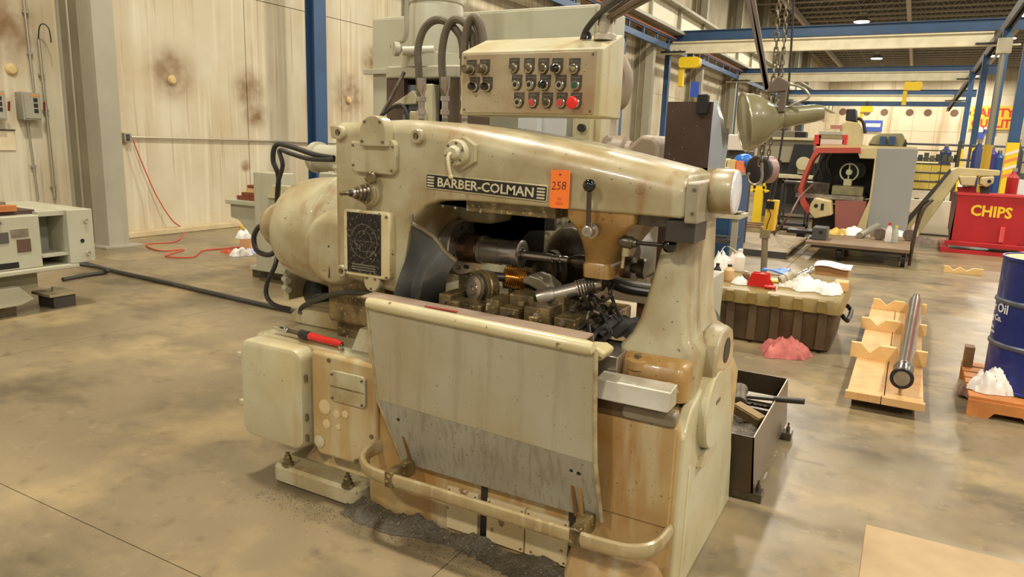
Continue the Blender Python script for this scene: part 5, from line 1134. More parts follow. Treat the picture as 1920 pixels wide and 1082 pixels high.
rag(1553, 548, ZT, .12, .16, .08, 2, white_cloth, 'crumpled white rag at the right end of the tote lid')
rag(1480, 535, ZT, .10, .14, .07, 3, mat('grey_white_rag', (214, 208, 192), .9), 'thin white rag left of the large rag pile')
rag(1470, 662, 0, .20, .22, .12, 4, pink_cloth, 'crumpled pink shop rag on the floor in front of the tote')
striped = mat('striped_roll', (196, 186, 160), .5, c2=(110, 96, 78), s2=30)
for n, (x_, y_) in enumerate(((1508, 513), (1474, 520), (1495, 525))):
    c = pt(x_, y_, Z=ZT + .10 - n * .02); o = M().rev([(0, .025), (.005, .035), (.05, .035), (.055, .030), (.06, .035), (.11, .035), (.115, .028), (.13, .035), (.16, .033)], c + Vector((-.05, -.03, -.03)), (.6, .5, .35), 20).build('steel_roll', striped if n else steel)
    tag(o, ['shiny stepped steel sleeve on top of the white rags', 'striped sleeve lying left of the shiny sleeve', 'striped sleeve half under the white rags'][n], 'sleeve')
c = pt(1425, 538, Z=ZT)
tp = thing('tape_dispenser', 'red tape dispenser with wide roll on the tote lid', 'tape dispenser', (c.x, c.y, ZT))
M().prism([(c.x - .11, ZT), (c.x + .10, ZT), (c.x + .10, ZT + .02), (c.x + .07, ZT + .06), (c.x + .06, ZT + .12), (c.x - .08, ZT + .12), (c.x - .10, ZT + .06)], 'xz', c.y - .01, c.y + .0).build('side_frame', red_plastic, tp, bev=.003)
M().prism([(c.x - .11, ZT), (c.x + .10, ZT), (c.x + .10, ZT + .02), (c.x + .07, ZT + .06), (c.x + .06, ZT + .12), (c.x - .08, ZT + .12), (c.x - .10, ZT + .06)], 'xz', c.y + .08, c.y + .09).build('side_frame', red_plastic, tp, bev=.003)
M().rev([(0, .055), (.06, .055)], (c.x, c.y + .01, ZT + .06), (0, 1, 0), 24).build('tape_roll', mat('tape_tan', (196, 150, 96), .4), tp)
M().text('HOLD', .03, (c.x - .06, c.y - .0105, ZT + .075), (1, 0, 0), (0, 0, 1), .0004, bold=.001).build('dark_print', mat('print_dark', (90, 14, 14), .5), tp, smooth=False) if False else None
M().cyl((c.x + .05, c.y - .05, ZT + .018), (c.x + .14, c.y - .06, ZT + .018), .018).build('red_handle', red_plastic, tp)
c = pt(1455, 512, Z=ZT); o = M().sheet([[Vector((c.x - .12 + .24 * i / 5, c.y - .1 + .2 * j / 4, ZT + .02 + .015 * math.sin(i + j))) for j in range(5)] for i in range(6)], .01).build('blue_packet', mat('blue_plastic', (44, 110, 196), .3)); tag(o, 'flat bright blue plastic packet on the tote lid', 'packet')
c = pt(1450, 528, Z=ZT); o = M().obox((c.x, c.y, ZT + .012), (.14, .10, .02), (0, 0, .3)).build('yellow_box', mat('pale_yellow', (238, 222, 120), .5), bev=.003); tag(o, 'small pale yellow box between tape dispenser and rags', 'box')
c = pt(1560, 518, Z=ZT)
o = thing('paper_box', 'open white paper-topped carton at the back right of the tote', 'carton', (c.x, c.y, ZT))
M().box(c.x - .16, c.x + .14, c.y - .02, c.y + .22, ZT, ZT + .09).build('carton', mat('card_brown', (168, 124, 76), .7), o)
M().sheet([[Vector((c.x - .17 + .33 * i / 5, c.y - .05 + .3 * j / 4, ZT + .10 + .012 * math.sin(i * 1.1) - .01 * (j == 0))) for j in range(5)] for i in range(6)], .003).build('white_sheet', mat('white_paper', (244, 242, 236), .7), o)
c = pt(1582, 545, Z=ZT); o = M().box(c.x - .08, c.x + .03, c.y - .06, c.y + .10, ZT, ZT + .08).build('wooden_block', wood, bev=.003); tag(o, 'small pale wooden block at the right end of the tote', 'block')
for n, (x_, y_, h, r, mm, lab) in enumerate(((1343, 528, .17, .035, black, 'black bottle at the left end of the tote beside the tail column'), (1385, 508, .22, .05, mat('milky_bottle', (236, 230, 214), .4), 'milky white plastic jug at the back left of the tote'), (1366, 526, .15, .045, mat('tan_jar', (214, 176, 122), .4), 'tan jar at the left end of the tote'), (1398, 524, .08, .035, mat('brown_tin', (120, 90, 60), .4), 'small brown tin left of the tape dispenser'))):
    c = pt(x_, y_, Z=ZT); o = thing('bottle', lab, 'bottle', (c.x, c.y, ZT))
    M().rev([(0, r * .9), (.01, r), (h * .65, r), (h * .82, r * .45), (h * .9, r * .4)], (c.x, c.y, ZT), (0, 0, 1), 20).build('body', mm, o)
    M().rev([(0, r * .46), (h * .12, r * .46)], (c.x, c.y, ZT + h * .88), (0, 0, 1), 14).build('cap', white_cloth if n % 2 else black, o)
rag(1352, 505, ZT, .10, .14, .16, 8, white_cloth, 'bunched white rag piled behind the bottles on the tote')
rag(1378, 500, ZT, .09, .12, .14, 9, mat('pinkish_rag', (222, 200, 196), .9), 'pinkish white rag beside the milky jug')
rag(1388, 532, ZT, .07, .08, .06, 10, white_cloth, 'small white rag left of the tape dispenser')
M().tube([pt(1348, 480, Z=.6), pt(1360, 462, Z=.6), pt(1378, 470, Z=.6), pt(1392, 490, Z=.55)], .004, 6, 4).build('wire_loop', mat('white_wire', (226, 220, 206), .5)); tag(bpy.data.objects['wire_loop'], 'white wire loop arching over the rags on the tote', 'wire')

# ================================================================ SHAFT ON V-BLOCK PALLET
vp = thing('shaft_cradle', 'pale pine shaft cradle pallet with three notched cross boards', 'pallet', (0.05, 6.6, 0))
X0_, X1_, Y0_, Y1_ = -.20, .24, 5.03, 8.26
M().box(X0_, X0_ + .215, Y0_ + .02, Y1_, .075, .118).build('plank', wood, vp, bev=.003)
M().box(X0_ + .22, X1_, Y0_ + .02, Y1_, .075, .118).build('plank', wood, vp, bev=.003)
M().box(X0_ - .01, X0_ + .2, Y0_ - .02, Y0_ + .02, .07, .122).build('end_board', wood, vp, bev=.003)
M().box(X0_ + .205, X1_ + .01, Y0_ - .02, Y0_ + .02, .07, .122).build('end_board', wood, vp, bev=.003)
for y in (5.15, 6.6, 8.0): M().box(X0_ + .03, X1_ - .05, y, y + .12, 0, .075).build('skid', mat('dark_skid', (70, 52, 36), .7), vp)
def vboard(y, x0, x1, z, h):
    a, b = x0 + (x1 - x0) * .26, x0 + (x1 - x0) * .72
    pr = [(x0, z), (x1, z), (x1, z + h), (b + .065, z + h), (b, z + h * .42), (b - .065, z + h), (a + .065, z + h), (a, z + h * .42), (a - .065, z + h), (x0, z + h)]
    M().prism(pr, 'xz', y, y + .042).build('notched_board', mat('fresh_pine', (234, 196, 132), .6, c2=(212, 168, 104), s2=8), vp, bev=.002)
vboard(5.93, -.25, .262, .118, .115); vboard(6.98, -.24, .27, .118, .10); vboard(7.98, -.19, .28, .118, .10)
s0 = pt(1690, 714, Y=5.15); s1 = pt(1717, 566, Y=8.35)
sx = s0.x + .0; sz_ = .235; sa = Vector((sx, 5.12, sz_)); sbb = Vector((s1.x, 8.35, sz_ - .01)); dd = (sbb - sa); Ls = dd.length; 
sh = thing('ground_shaft', 'long polished steel shaft with dark ringed end lying on the cradle pallet', 'shaft', (sx, 6.6, .17))
M().rev([(0, .050), (.01, .056), (.22, .056), (.225, .062), (.26, .062), (.265, .060), (Ls - .35, .060), (Ls - .345, .045), (Ls - .2, .045), (Ls - .195, .034), (Ls, .034)], sa, dd, 32).build('turned_shaft', mat('ground_steel', (176, 168, 158), .2, .9, c2=(150, 138, 124), s2=5), sh)
M().rev([(0, .066), (.004, .070), (.03, .070), (.034, .064)], sa - dd.normalized() * .012, dd, 32).build('dark_ring', black, sh)
M().rev([(0, .048), (.004, .050)], sa - dd.normalized() * .013, dd, 28).build('end_face', steel, sh)
# spare notched board further back
c0 = pt(1769, 510, Z=0); c1 = pt(1840, 513, Z=0)
pr = [(c0.x, 0), (c1.x, 0), (c1.x, .09), (c1.x - .12, .09), (c1.x - .20, .04), (c1.x - .28, .09), (c0.x + .2, .09), (c0.x + .12, .04), (c0.x + .05, .09), (c0.x, .09)]
o = M().prism(pr, 'xz', c0.y, c0.y + .06).build('notched_board', mat('fresh_pine', (0, 0, 0)), bev=.003); tag(o, 'loose pale notched board on the floor near the red bin', 'board')
# cardboard topped crate at lower right
cr = thing('wooden_crate', 'low tan plywood crate cut off by the bottom edge of the photo', 'crate', (.25, 2.75, 0))
cm_ = mat('ply_tan', (168, 144, 104), .6, c2=(146, 120, 82), s2=8)
M().box(.01, .75, 2.35, 2.80, .26, .30).build('lid', cm_, cr, bev=.003); M().box(.02, .74, 2.36, 2.79, .04, .26).build('side_boards', cm_, cr)
M().box(.02, .08, 2.37, 2.78, 0, .04).build('skid', wood_old, cr); M().box(.66, .72, 2.37, 2.78, 0, .04).build('skid', wood_old, cr)
# ================================================================ OIL DRUM
dx, dy, dr_ = .60 + .285, 5.78, .288
dmn = thing('oil_drum', 'blue steel oil drum with white lettering at the right edge', 'drum', (dx, dy, .13))
navy = mat('drum_blue', (30, 44, 118), .35, c2=(24, 36, 100), s2=4, coat=.2)
M().rev([(0, dr_), (.004, dr_ + .006), (.015, dr_ + .004), (.02, dr_ - .004), (.29, dr_ - .004), (.86, dr_ - .004), (.865, dr_ + .003), (.885, dr_ + .003), (.885, dr_ - .01), (.875, dr_ - .012)], (dx, dy, .13), (0, 0, 1), 56).build('shell', navy, dmn)
for z in (.30, .59):
    M().rev([(-.018, dr_ - .004), (-.008, dr_ + .006), (.008, dr_ + .006), (.018, dr_ - .004)], (dx, dy, .13 + z), (0, 0, 1), 56).build('rolling_hoop', mat('scuffed_hoop', (104, 108, 112), .4, .3, c2=(60, 70, 110), s2=10), dmn)
M().rev([(0, dr_ - .012), (.004, dr_ - .012)], (dx, dy, .13 + .874), (0, 0, 1), 48).build('lid', mat('dusty_lid', (196, 176, 128), .6, c2=(170, 148, 100), s2=6), dmn)
vdir = math.atan2(-dy, -dx)
wht = mat('drum_white', (232, 232, 232), .5)
def drum_text(s_, size, ang0, z):
    def bend(co):
        a = ang0 + co.x / dr_; r = dr_ + .001 + co.z; return Vector((dx + r * math.cos(a), dy + r * math.sin(a), z + co.y))
    M().text(s_, size, None or (0, 0, 0), (1, 0, 0), (0, 0, 1), .0006, bend=bend, bold=.0015 if size > .05 else .0004).build('lettering', wht, dmn, smooth=False)
A0 = vdir - 1.02
drum_text('r Oil', .085, A0 - .30, .645); drum_text('g Co.', .055, A0 - .30, .585); drum_text('ting', .028, A0 - .30, .53); drum_text('ication', .028, A0 - .34, .495)
# bung pallet
dp_ = thing('drum_pallet', 'orange-stained wooden pallet under the blue drum', 'pallet', (.95, 5.8, 0))
ow = mat('orange_wood', (198, 128, 62), .6, c2=(160, 96, 48), s2=8)
for k in range(6): M().box(.50, 1.5, 5.36 + k * .16, 5.49 + k * .16, .108, .128).build('deck_board', ow, dp_, bev=.002)
for k, y in enumerate((5.34, 5.80, 6.22)):
    M().prism([(.50, 0), (.62, 0), (.65, .04), (.80, .04), (.83, 0), (1.1, 0), (1.13, .04), (1.3, .04), (1.33, 0), (1.5, 0), (1.5, .108), (.50, .108)], 'xz', y, y + .04).build('stringer', ow, dp_)
M().box(.50, .56, 6.1, 6.2, .128, .28).build('upright_scrap', wood_old, dp_)
rag(1856, 735, .13, .13, .07, .15, 21, white_cloth, 'white rag bunched at the foot of the blue drum')
rag(1826, 742, .02, .10, .10, .12, 22, mat('brown_rag', (110, 74, 64), .9, c2=(168, 150, 130), s2=20), 'oily brown rag draped beside the drum pallet')
# ================================================================ LEFT MACHINE (cut by the photo's left edge)
lmx = -6.6
lmn = thing('surface_grinder_bed', 'pale green machine bed with open end compartment at the left edge', 'machine', (-7.2, 3.3, 0))
M().box(-7.9, lmx, 1.9, 3.50, .42, .88).build('bed_body', gg, lmn, bev=.012)
M().box(-7.9, lmx - .02, 3.50, 3.72, .86, .90).build('end_top', gg, lmn)
M().box(-7.9, lmx - .30, 3.50, 3.72, .46, .86).build('recess_back', mat('recess_grey', (150, 150, 136), .5), lmn)
M().box(-7.9, lmx, 3.50, 3.74, .50, .52).build('recess_shelf', gg, lmn)
M().box(-7.6, lmx + .03, 3.72, 3.95, .42, .905).build('end_door', green_grey, lmn, bev=.006)
for z in (.80, .50):
    o = M().torus((lmx + .045, 3.88, z), (1, 0, 0), .018, .006, 14, 6).build('twist_latch', conduit, lmn)
M().cyl((lmx + .03, 3.84, .62), (lmx + .034, 3.84, .62), .018).build('lock_hole', black, lmn)
M().box(-7.95, lmx + .03, 1.9, 3.80, .38, .42).build('drip_rim', gg, lmn, bev=.01)
M().box(-7.9, lmx - .12, 2.4, 3.5, .22, .38).build('plinth', mat('plinth_grey', (132, 126, 100), .5), lmn)
M().prism([(1.9, .10), (3.30, .10), (3.42, .14), (3.30, .27), (1.9, .27)], 'yz', -7.9, lmx - .03).build('base_casting', gg, lmn, bev=.012)
M().box(-7.9, lmx - .12, 1.9, 3.30, 0, .10).build('shadow_base', dark_steel, lmn)
for (a, b, z0, z1, m_) in ((3.0, 3.24, .66, .75, mat('grey_placard', (84, 78, 70), .5)), (3.26, 3.40, .70, .77, steel), (3.30, 3.41, .57, .68, mat('brown_placard', (92, 70, 54), .5))):
    M().box(lmx, lmx + .006, a, b, z0, z1).build('machine_placard', m_, lmn)
M().box(lmx - .02, lmx + .003, 2.3, 3.30, .44, .49).build('slot', black, lmn)
ft = thing('levelling_foot', 'dark levelling block with pale cap under the left machine', 'foot', (-6.83, 3.72, 0))
M().box(-6.97, -6.72, 3.62, 3.82, 0, .11).build('block', dark_grey_paint, ft, bev=.004)
M().box(-7.0, -6.70, 3.58, 3.84, .11, .135).build('cap_plate', mat('dusty_cap', (166, 152, 118), .6), ft, bev=.003)
M().cyl((-6.85, 3.70, .135), (-6.85, 3.70, .175), .02).build('bolt', conduit, ft)
w = thing('wood_plank_stack', 'orange brown timber with a dark strap on top of the left machine', 'timber', (-7.0, 3.0, .88))
M().box(-7.4, -6.66, 2.2, 3.36, .915, .965).build('timber', mat('orange_timber', (190, 116, 58), .6, c2=(140, 84, 44), s2=6), w)
M().box(-7.5, -6.70, 2.2, 3.52, .88, .915).build('base_board', mat('dark_board', (76, 56, 44), .6), w)
M().box(-7.5, -6.75, 2.0, 3.32, .965, .99).build('grey_pad', mat('grey_pad', (112, 108, 92), .7), w)
M().tube([(-6.9, 3.10, .995), (-6.66, 3.12, .98), (-6.62, 3.14, .93), (-6.58, 3.18, .82)], .02, 8, 3, flat=.006).build('strap', mat('grey_strap', (84, 80, 66), .7), w)

# grey bench behind the drum at left, with boards
bn = thing('grey_work_table', 'grey-green machine table behind the black hoses at left', 'table', (-6.4, 6.1, 0))
M().box(-6.95, -5.4, 5.75, 6.5, .82, .87).build('table_top', green_grey, bn, bev=.006)
M().prism([(-6.93, .82), (-6.93, .66), (-6.80, .64), (-6.5, .38), (-6.45, .12), (-5.4, .12), (-5.4, .82)], 'xz', 5.80, 6.45).build('body', green_grey, bn, bev=.012)
M().box(-6.55, -5.3, 5.72, 6.5, .10, .14).build('base_rim', green_grey, bn); M().box(-6.6, -5.5, 5.8, 6.4, 0, .10).build('dark_base', dark_steel, bn)
M().box(-6.33, -5.9, 5.62, 5.80, .12, 1.22).build('front_column', green_grey, bn, bev=.01)
M().prism([(-6.1, .95), (-5.7, .95), (-5.6, 1.10), (-6.0, 1.10)], 'xz', 5.58, 5.62).build('bracket_frame', paint_light, bn, bev=.01)
bw = mat('dark_red_wood', (120, 58, 40), .5); bw2 = mat('tan_wood', (206, 166, 110), .6)
for n, (a, z, h, mm, lab) in enumerate(((-6.86, .872, .045, bw, 'lowest dark red board on the grey table, widest of the stack'), (-6.78, .919, .04, bw, 'second dark red board in the stack on the grey table'), (-6.70, .961, .05, bw2, 'tan board in the stack on the grey table'), (-6.68, 1.013, .035, bw, 'dark brown board topping the stack on the grey table'))):
    o = M().box(a, -6.0 if n else -6.05, 5.84, 6.2, z, z + h).build('board', mm, bev=.003); tag(o, lab, 'board')
o = M().sheet([[Vector((-6.62 + .45 * i / 5, 5.86 + .25 * j / 3, 1.055 + .006 * math.sin(i * 2 + j))) for j in range(4)] for i in range(6)], .01).build('shiny_wrap', mat('shiny_wrap', (186, 186, 182), .3, .4)); tag(o, 'crinkled shiny wrap lying on the stacked boards', 'wrap')
o = M().box(-6.24, -6.10, 5.79, 5.84, .875, .92).build('green_box', mat('green_box', (96, 166, 128), .5), bev=.003); tag(o, 'small green box in front of the stacked boards', 'box')
c = pt(470, 470, Z=0); o = thing('cardboard_tube', 'tan cardboard box with white rag beside the grey table', 'box', (c.x, c.y, 0))
M().box(c.x - .10, c.x + .12, c.y - .1, c.y + .1, 0, .28).build('box', mat('tan_card', (206, 156, 110), .7), o, bev=.006)
M().tube([(c.x - .1, c.y - .1, .28), (c.x - .05, c.y - .12, .36), (c.x + .05, c.y - .1, .3)], .012, 6, 3).build('yellow_strap', mat('yellow_strap', (220, 180, 60), .6), o)
rag(452, 478, 0, .14, .16, .09, 31, white_cloth, 'white rag on the floor at left, left of the cardboard box')
rag(462, 446, .26, .13, .13, .10, 32, white_cloth, 'white rag spilling over the tan cardboard box')
rag(480, 472, 0, .16, .14, .07, 33, mat('blue_white_bag', (214, 222, 232), .6, c2=(90, 140, 210), s2=9), 'blue and white plastic bag on the floor at left')
rag(430, 473, 0, .12, .10, .04, 34, mat('red_orange_rag', (190, 84, 50), .8), 'orange red rag at the end of the coiled extension cord')

# ================================================================ FAR HALL: RED LATHE
Yl = 14.4
la = thing('red_framed_lathe', 'open enclosed lathe with curved red door frame and grey side panel', 'lathe', (-.8, 15.2, 0))
cream = mat('lathe_cream', (206, 190, 140), .5, c2=(184, 166, 116), s2=3)
redf = mat('lathe_red', (190, 84, 68), .45, c2=(166, 70, 58), s2=4)
def lp_(px, py, Y=Yl): p = pt(px, py, Y=Y); return (p.x, p.z)
M().prism([lp_(1642, 278), lp_(1722, 279), (lp_(1722, 279)[0], .1), (lp_(1622, 440)[0] + .02, .1)], 'xz', Yl, 16.2).build('side_panel', mat('lathe_grey', (152, 152, 146), .5), la, bev=.01)
M().prism([lp_(1605, 277), lp_(1645, 277), lp_(1640, 330), (lp_(1622, 440)[0], .12), (lp_(1605, 440)[0] - .06, .12), lp_(1630, 375), lp_(1640, 298), lp_(1612, 297)], 'xz', Yl - .02, Yl + .1).build('cream_frame', cream, la, bev=.008)
M().box(-1.62, .0, Yl + .1, 16.2, 1.70, 1.78).build('roof', cream, la)
arc = [lp_(1614, 277), lp_(1530, 277), lp_(1518, 300), lp_(1505, 330), lp_(1497, 355), lp_(1502, 382), lp_(1515, 402), lp_(1522, 392), lp_(1510, 376), lp_(1505, 354), lp_(1512, 330), lp_(1525, 300), lp_(1536, 287), lp_(1614, 287)]
M().prism(arc, 'xz', Yl - .06, Yl + .35).build('red_door_frame', redf, la)
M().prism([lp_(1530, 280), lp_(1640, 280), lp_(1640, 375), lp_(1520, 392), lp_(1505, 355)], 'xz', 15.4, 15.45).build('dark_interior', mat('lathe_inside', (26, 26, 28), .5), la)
M().prism([lp_(1520, 392), lp_(1640, 375), (lp_(1640, 375)[0], .2), (lp_(1520, 392)[0], .2)], 'xz', 14.9, 14.95).build('lower_back', dark_grey_paint, la)
M().prism([lp_(1565, 376), lp_(1625, 378), (lp_(1612, 440)[0], .12), (lp_(1566, 430)[0], .12)], 'xz', Yl + .05, Yl + .6).build('apron_panel', mat('pink_brown', (158, 96, 86), .5), la, bev=.006)
M().prism([lp_(1522, 382), lp_(1530, 370), lp_(1560, 376), lp_(1562, 402), lp_(1530, 408), lp_(1520, 396)], 'xz', Yl - .25, Yl + .2).build('tailstock_casting', cream, la, bev=.02)
c = pt(1530, 386, Y=Yl - .25); M().cyl((c.x, Yl - .26, c.z), (c.x, Yl - .25, c.z), .035).build('bore', black, la)
c = pt(1542, 387, Y=Yl - .25); M().box(c.x - .025, c.x + .025, Yl - .26, Yl - .25, c.z - .07, c.z + .05).build('slot', black, la)
c = pt(1592, 323, Y=Yl + .3)
M().torus((c.x, Yl + .3, c.z), (-.2, -1, 0), .155, .014, 28, 8).build('handwheel_rim', mat('pale_green', (176, 186, 150), .4), la)
M().rev([(0, .15), (.02, .15)], (c.x + .12, Yl + .7, c.z + .03), (-.2, -1, 0), 24).build('chuck_disc', mat('chuck_dark', (58, 60, 58), .4, .4), la)
M().rev([(0, .06), (.05, .05)], (c.x, Yl + .3, c.z), (0, -1, 0), 16).box(c.x - .012, c.x + .012, Yl + .28, Yl + .3, c.z - .15, c.z + .15).build('wheel_hub', mat('pale_green', (0, 0, 0)), la)
M().box(c.x - .25, c.x + .28, Yl + .2, Yl + .7, c.z - .42, c.z - .25).build('cross_slide', mat('slide_green', (150, 146, 106), .4, c2=(90, 86, 62), s2=8), la, bev=.02)
M().box(c.x - .07, c.x + .07, Yl + .2, Yl + .4, c.z - .25, c.z - .12).build('tool_post', paint_light, la, bev=.02)
M().box(c.x - .85, c.x + .3, Yl + .1, Yl + .8, c.z - .50, c.z - .42).build('bed_rail', steel, la)
M().box(c.x - .9, c.x - .3, Yl + .3, Yl + .8, c.z - .42, c.z - .22).build('headstock', dark_steel, la, bev=.01)
for k, (x_, y_) in enumerate(((1545, 310), (1535, 335), (1560, 305))): 
    q = pt(x_, y_, Y=15.1); M().tube([(q.x, 15.1, q.z + .2), (q.x - .08, 15.1, q.z), (q.x, 15.1, q.z - .25)], .03, 8, 3).build('hose_loop', black, la)
# books and boxes on the lathe roof
for n, (x0, x1, y_, h, cc_, lab) in enumerate(((1536, 1582, 272, .09, (214, 208, 186), 'cream box at the bottom of the pile on the lathe roof'), (1536, 1580, 262, .07, (150, 140, 104), 'olive box second in the pile on the lathe roof'), (1536, 1580, 255, .06, (178, 176, 160), 'grey box topping the pile on the lathe roof'))):
    a = pt(x0, y_, Y=14.6); b = pt(x1, y_, Y=14.6); z = 1.782 + (0, .095, .17)[n]
    o = M().box(a.x, b.x, 14.5, 14.9, z, z + h).build('box', mat('pile_%d' % cc_[0], cc_, .6), bev=.004); tag(o, lab, 'box')
a = pt(1579, 272, Y=14.6); b = pt(1590, 255, Y=14.6)
o = M().box(a.x, b.x, 14.5, 14.7, 1.782, 1.96).build('red_tin', mat('tin_red', (206, 60, 52), .4), bev=.006); tag(o, 'small red tin at the right end of the pile on the lathe roof', 'tin')
a = pt(1526, 275, Y=14.6); o = M().box(a.x, a.x + .12, 14.5, 14.7, 1.74, 1.95).build('red_box', mat('tin_red', (0, 0, 0)), bev=.006); tag(o, 'pinkish red box at the left corner of the lathe roof', 'box')
rf_ = thing('roof_machine', 'olive machine cover showing above the grey lathe panel', 'machine', (-.6, 19, 0))
M().prism([lp_(1628, 270, 19), lp_(1637, 256, 19), lp_(1650, 250, 19), lp_(1692, 250, 19), lp_(1697, 262, 19), lp_(1690, 276, 19)], 'xz', 19, 20.5).build('cover', mat('olive_cover', (150, 142, 104), .5), rf_, bev=.02)
M().box(-1.0, -.3, 19.1, 20.4, 0, 1.9).build('body', mat('olive_cover', (0, 0, 0)), rf_)
for x_ in (1655, 1672): 
    q = pt(x_, 266, Y=18.9); M().box(q.x - .06, q.x + .06, 18.85, 19, q.z - .07, q.z + .12).build('blue_valve', blue_paint, rf_)
tw = thing('milling_machine', 'tall beige milling machine with dark motor behind the red lathe', 'machine', (-1.8, 26, 0))
M().prism([lp_(1573, 262, 26), lp_(1576, 232, 26), lp_(1588, 226, 26), lp_(1610, 230, 26), lp_(1618, 246, 26), lp_(1612, 276, 26), lp_(1580, 280, 26)], 'xz', 26, 27).build('head', cream, tw, bev=.04)
M().prism([lp_(1585, 226, 26), lp_(1587, 204, 26), lp_(1604, 204, 26), lp_(1606, 228, 26)], 'xz', 26, 26.8).build('motor', black, tw, bev=.03)
M().box(-2.2, -1.5, 26.1, 27, 0, 1.9).build('column', cream, tw)
M().tube([Vector((lp_(1608, 222, 26)[0], 26, lp_(1608, 222, 26)[1])), Vector((lp_(1618, 228, 26)[0], 26, lp_(1618, 228, 26)[1])), Vector((lp_(1622, 250, 26)[0], 26, lp_(1622, 250, 26)[1]))], .05, 8, 3).build('cable', black, tw)
M().box(lp_(1578, 0, 25.98)[0] + .12, lp_(1608, 0, 25.98)[0], 25.97, 26.0, 2.38, 2.50).build('faded_red_strip', mat('faded_red_print', (176, 120, 100), .6), tw)
# second lathe, dark, left of the red one
l2 = thing('grey_lathe', 'dark grey enclosed lathe behind the yellow hoist pendant', 'lathe', (-2.6, 19.5, 0))
M().box(-3.3, -2.15, 19.0, 20.5, 1.35, 1.93).build('hood', mat('warm_grey', (142, 134, 112), .5), l2, bev=.02)
M().box(-3.3, -2.05, 18.9, 20.5, 1.90, 1.96).build('top_cap', paint_light, l2)
M().prism([(-2.75, 1.0), (-2.62, 1.8), (-2.2, 1.8), (-2.05, 1.0)], 'xz', 18.96, 19.0).build('window', mat('lathe_inside', (0, 0, 0)), l2)
M().box(-3.3, -2.0, 19.1, 20.5, .35, 1.35).build('lower_dark', mat('lathe_inside', (0, 0, 0)), l2)
M().box(-3.2, -2.0, 18.7, 19.1, .98, 1.08).build('ledge', paint_light, l2, bev=.02)
M().box(-2.45, -2.2, 18.7, 19.0, 1.1, 1.45).cyl((-2.33, 18.6, 1.35), (-2.33, 18.7, 1.35), .16, n=16).build('tool_turret', paint_light, l2, bev=.01)
M().box(-3.3, -2.0, 19.1, 20.5, 0, .35).build('base', dark_grey_paint, l2)
sdc = thing('tool_cart', 'small dark wire-sided tool trolley left of the red lathe frame', 'trolley', (-2.1, 16.2, 0))
for (x, y) in ((-2.35, 16.0), (-1.85, 16.0), (-2.35, 16.5), (-1.85, 16.5)): M().box(x - .02, x + .02, y - .02, y + .02, .06, 1.05).build('leg', dark_grey_paint, sdc); M().cyl((x - .02, y, .06), (x + .02, y, .06), .06).build('caster', black, sdc)
M().box(-2.37, -1.83, 15.98, 16.52, .10, .16).build('lower_shelf', dark_grey_paint, sdc); M().box(-2.37, -1.83, 15.98, 16.52, .98, 1.02).build('upper_shelf', dark_grey_paint, sdc)
M().tube([pt(1525, 345, Y=14.2), pt(1500, 370, Y=14.0), pt(1480, 405, Y=13.2), pt(1450, 445, Z=.02), pt(1500, 449, Z=.02), pt(1540, 452, Z=.02)], .018, 8, 4).build('air_hose', mat('brown_hose', (96, 66, 50), .5)); tag(bpy.data.objects['air_hose'], 'thin brown air hose trailing from the red lathe to the floor', 'hose')

# ---- cart in front of the lathe
Yc = 11.9
ct = thing('platform_cart', 'low dusty wooden platform cart on black casters before the red lathe', 'cart', (-.6, 12.9, 0))
deck = mat('cart_deck', (132, 110, 82), .6, c2=(104, 84, 60), s2=4)
for k in range(6):
    M().box(-1.33, .10, Yc + k * .37, Yc + k * .37 + .36, .235, .285).build('deck_plank', deck, ct, bev=.003)
M().box(-1.25, .05, Yc + .1, Yc + .2, .19, .235).build('frame_rail', dark_grey_paint, ct); M().box(-1.25, .05, 13.8, 13.9, .19, .235).build('frame_rail', dark_grey_paint, ct)
for (x, y) in ((-.85, Yc + .25), (.03, Yc + .25), (-.85, 13.7), (.0, 13.7)):
    w_ = M().cyl((x - .03, y, .115), (x + .03, y, .115), .115, n=24).build('caster_wheel', black, ct)
    M().cyl((x - .035, y, .115), (x + .035, y, .115), .035, n=12).build('hub', steel, w_)
    M().prism([(y - .07, .24), (y + .07, .24), (y + .02, .08), (y - .02, .08)], 'yz', x - .045, x - .038).build('fork', dark_grey_paint, ct)
    M().prism([(y - .07, .24), (y + .07, .24), (y + .02, .08), (y - .02, .08)], 'yz', x + .038, x + .045).build('fork', dark_grey_paint, ct)
M().tube([(.10, Yc + 1.5, .02), (.13, Yc + .9, .35), (.16, Yc + .6, .85), (.26, Yc + .5, 1.0)], .022, 8, 4).tube([(.12, Yc + .3, 0.02), (.14, Yc + .35, .5), (.2, Yc + .42, .85), (.3, Yc + .5, 1.0)], .022, 8, 4).build('push_handle', mat('handle_dark', (72, 58, 46), .4, .4), ct)
ZC = .288
def on_cart(px, py): return pt(px, py, Z=ZC)
for n, (px, py, s_, mm, lab) in enumerate(((1572, 438, .16, mat('yellow_cloth', (214, 182, 86), .8, c2=(120, 96, 50), s2=12), 'yellow cloth bundle on the cart, left of the white rag'), (1600, 438, .2, white_cloth, 'white rag heap on the platform cart'), (1618, 442, .12, mat('grey_rag', (176, 164, 144), .9), 'greyish rag on the cart beside the shiny tube'), (1690, 441, .13, white_cloth, 'small white rag right of the spray bottles on the cart'), (1730, 455, .16, mat('dark_bundle', (96, 78, 66), .8), 'dark cloth at the right end of the cart'))):
    p = on_cart(px, py); o = crumple((p.x, p.y, ZC), s_, s_ * 2, s_ * .55, 40 + n, 16).build('rag', mm, ang=80); tag(o, lab, 'rag')
a = on_cart(1611, 447); b = on_cart(1643, 437)
o = M().cyl(a + Vector((0, 0, .05)), Vector((b.x, b.y, .42)), .05, n=20).build('steel_tube', conduit); tag(o, 'shiny steel tube leaning on the cart between rags', 'tube')
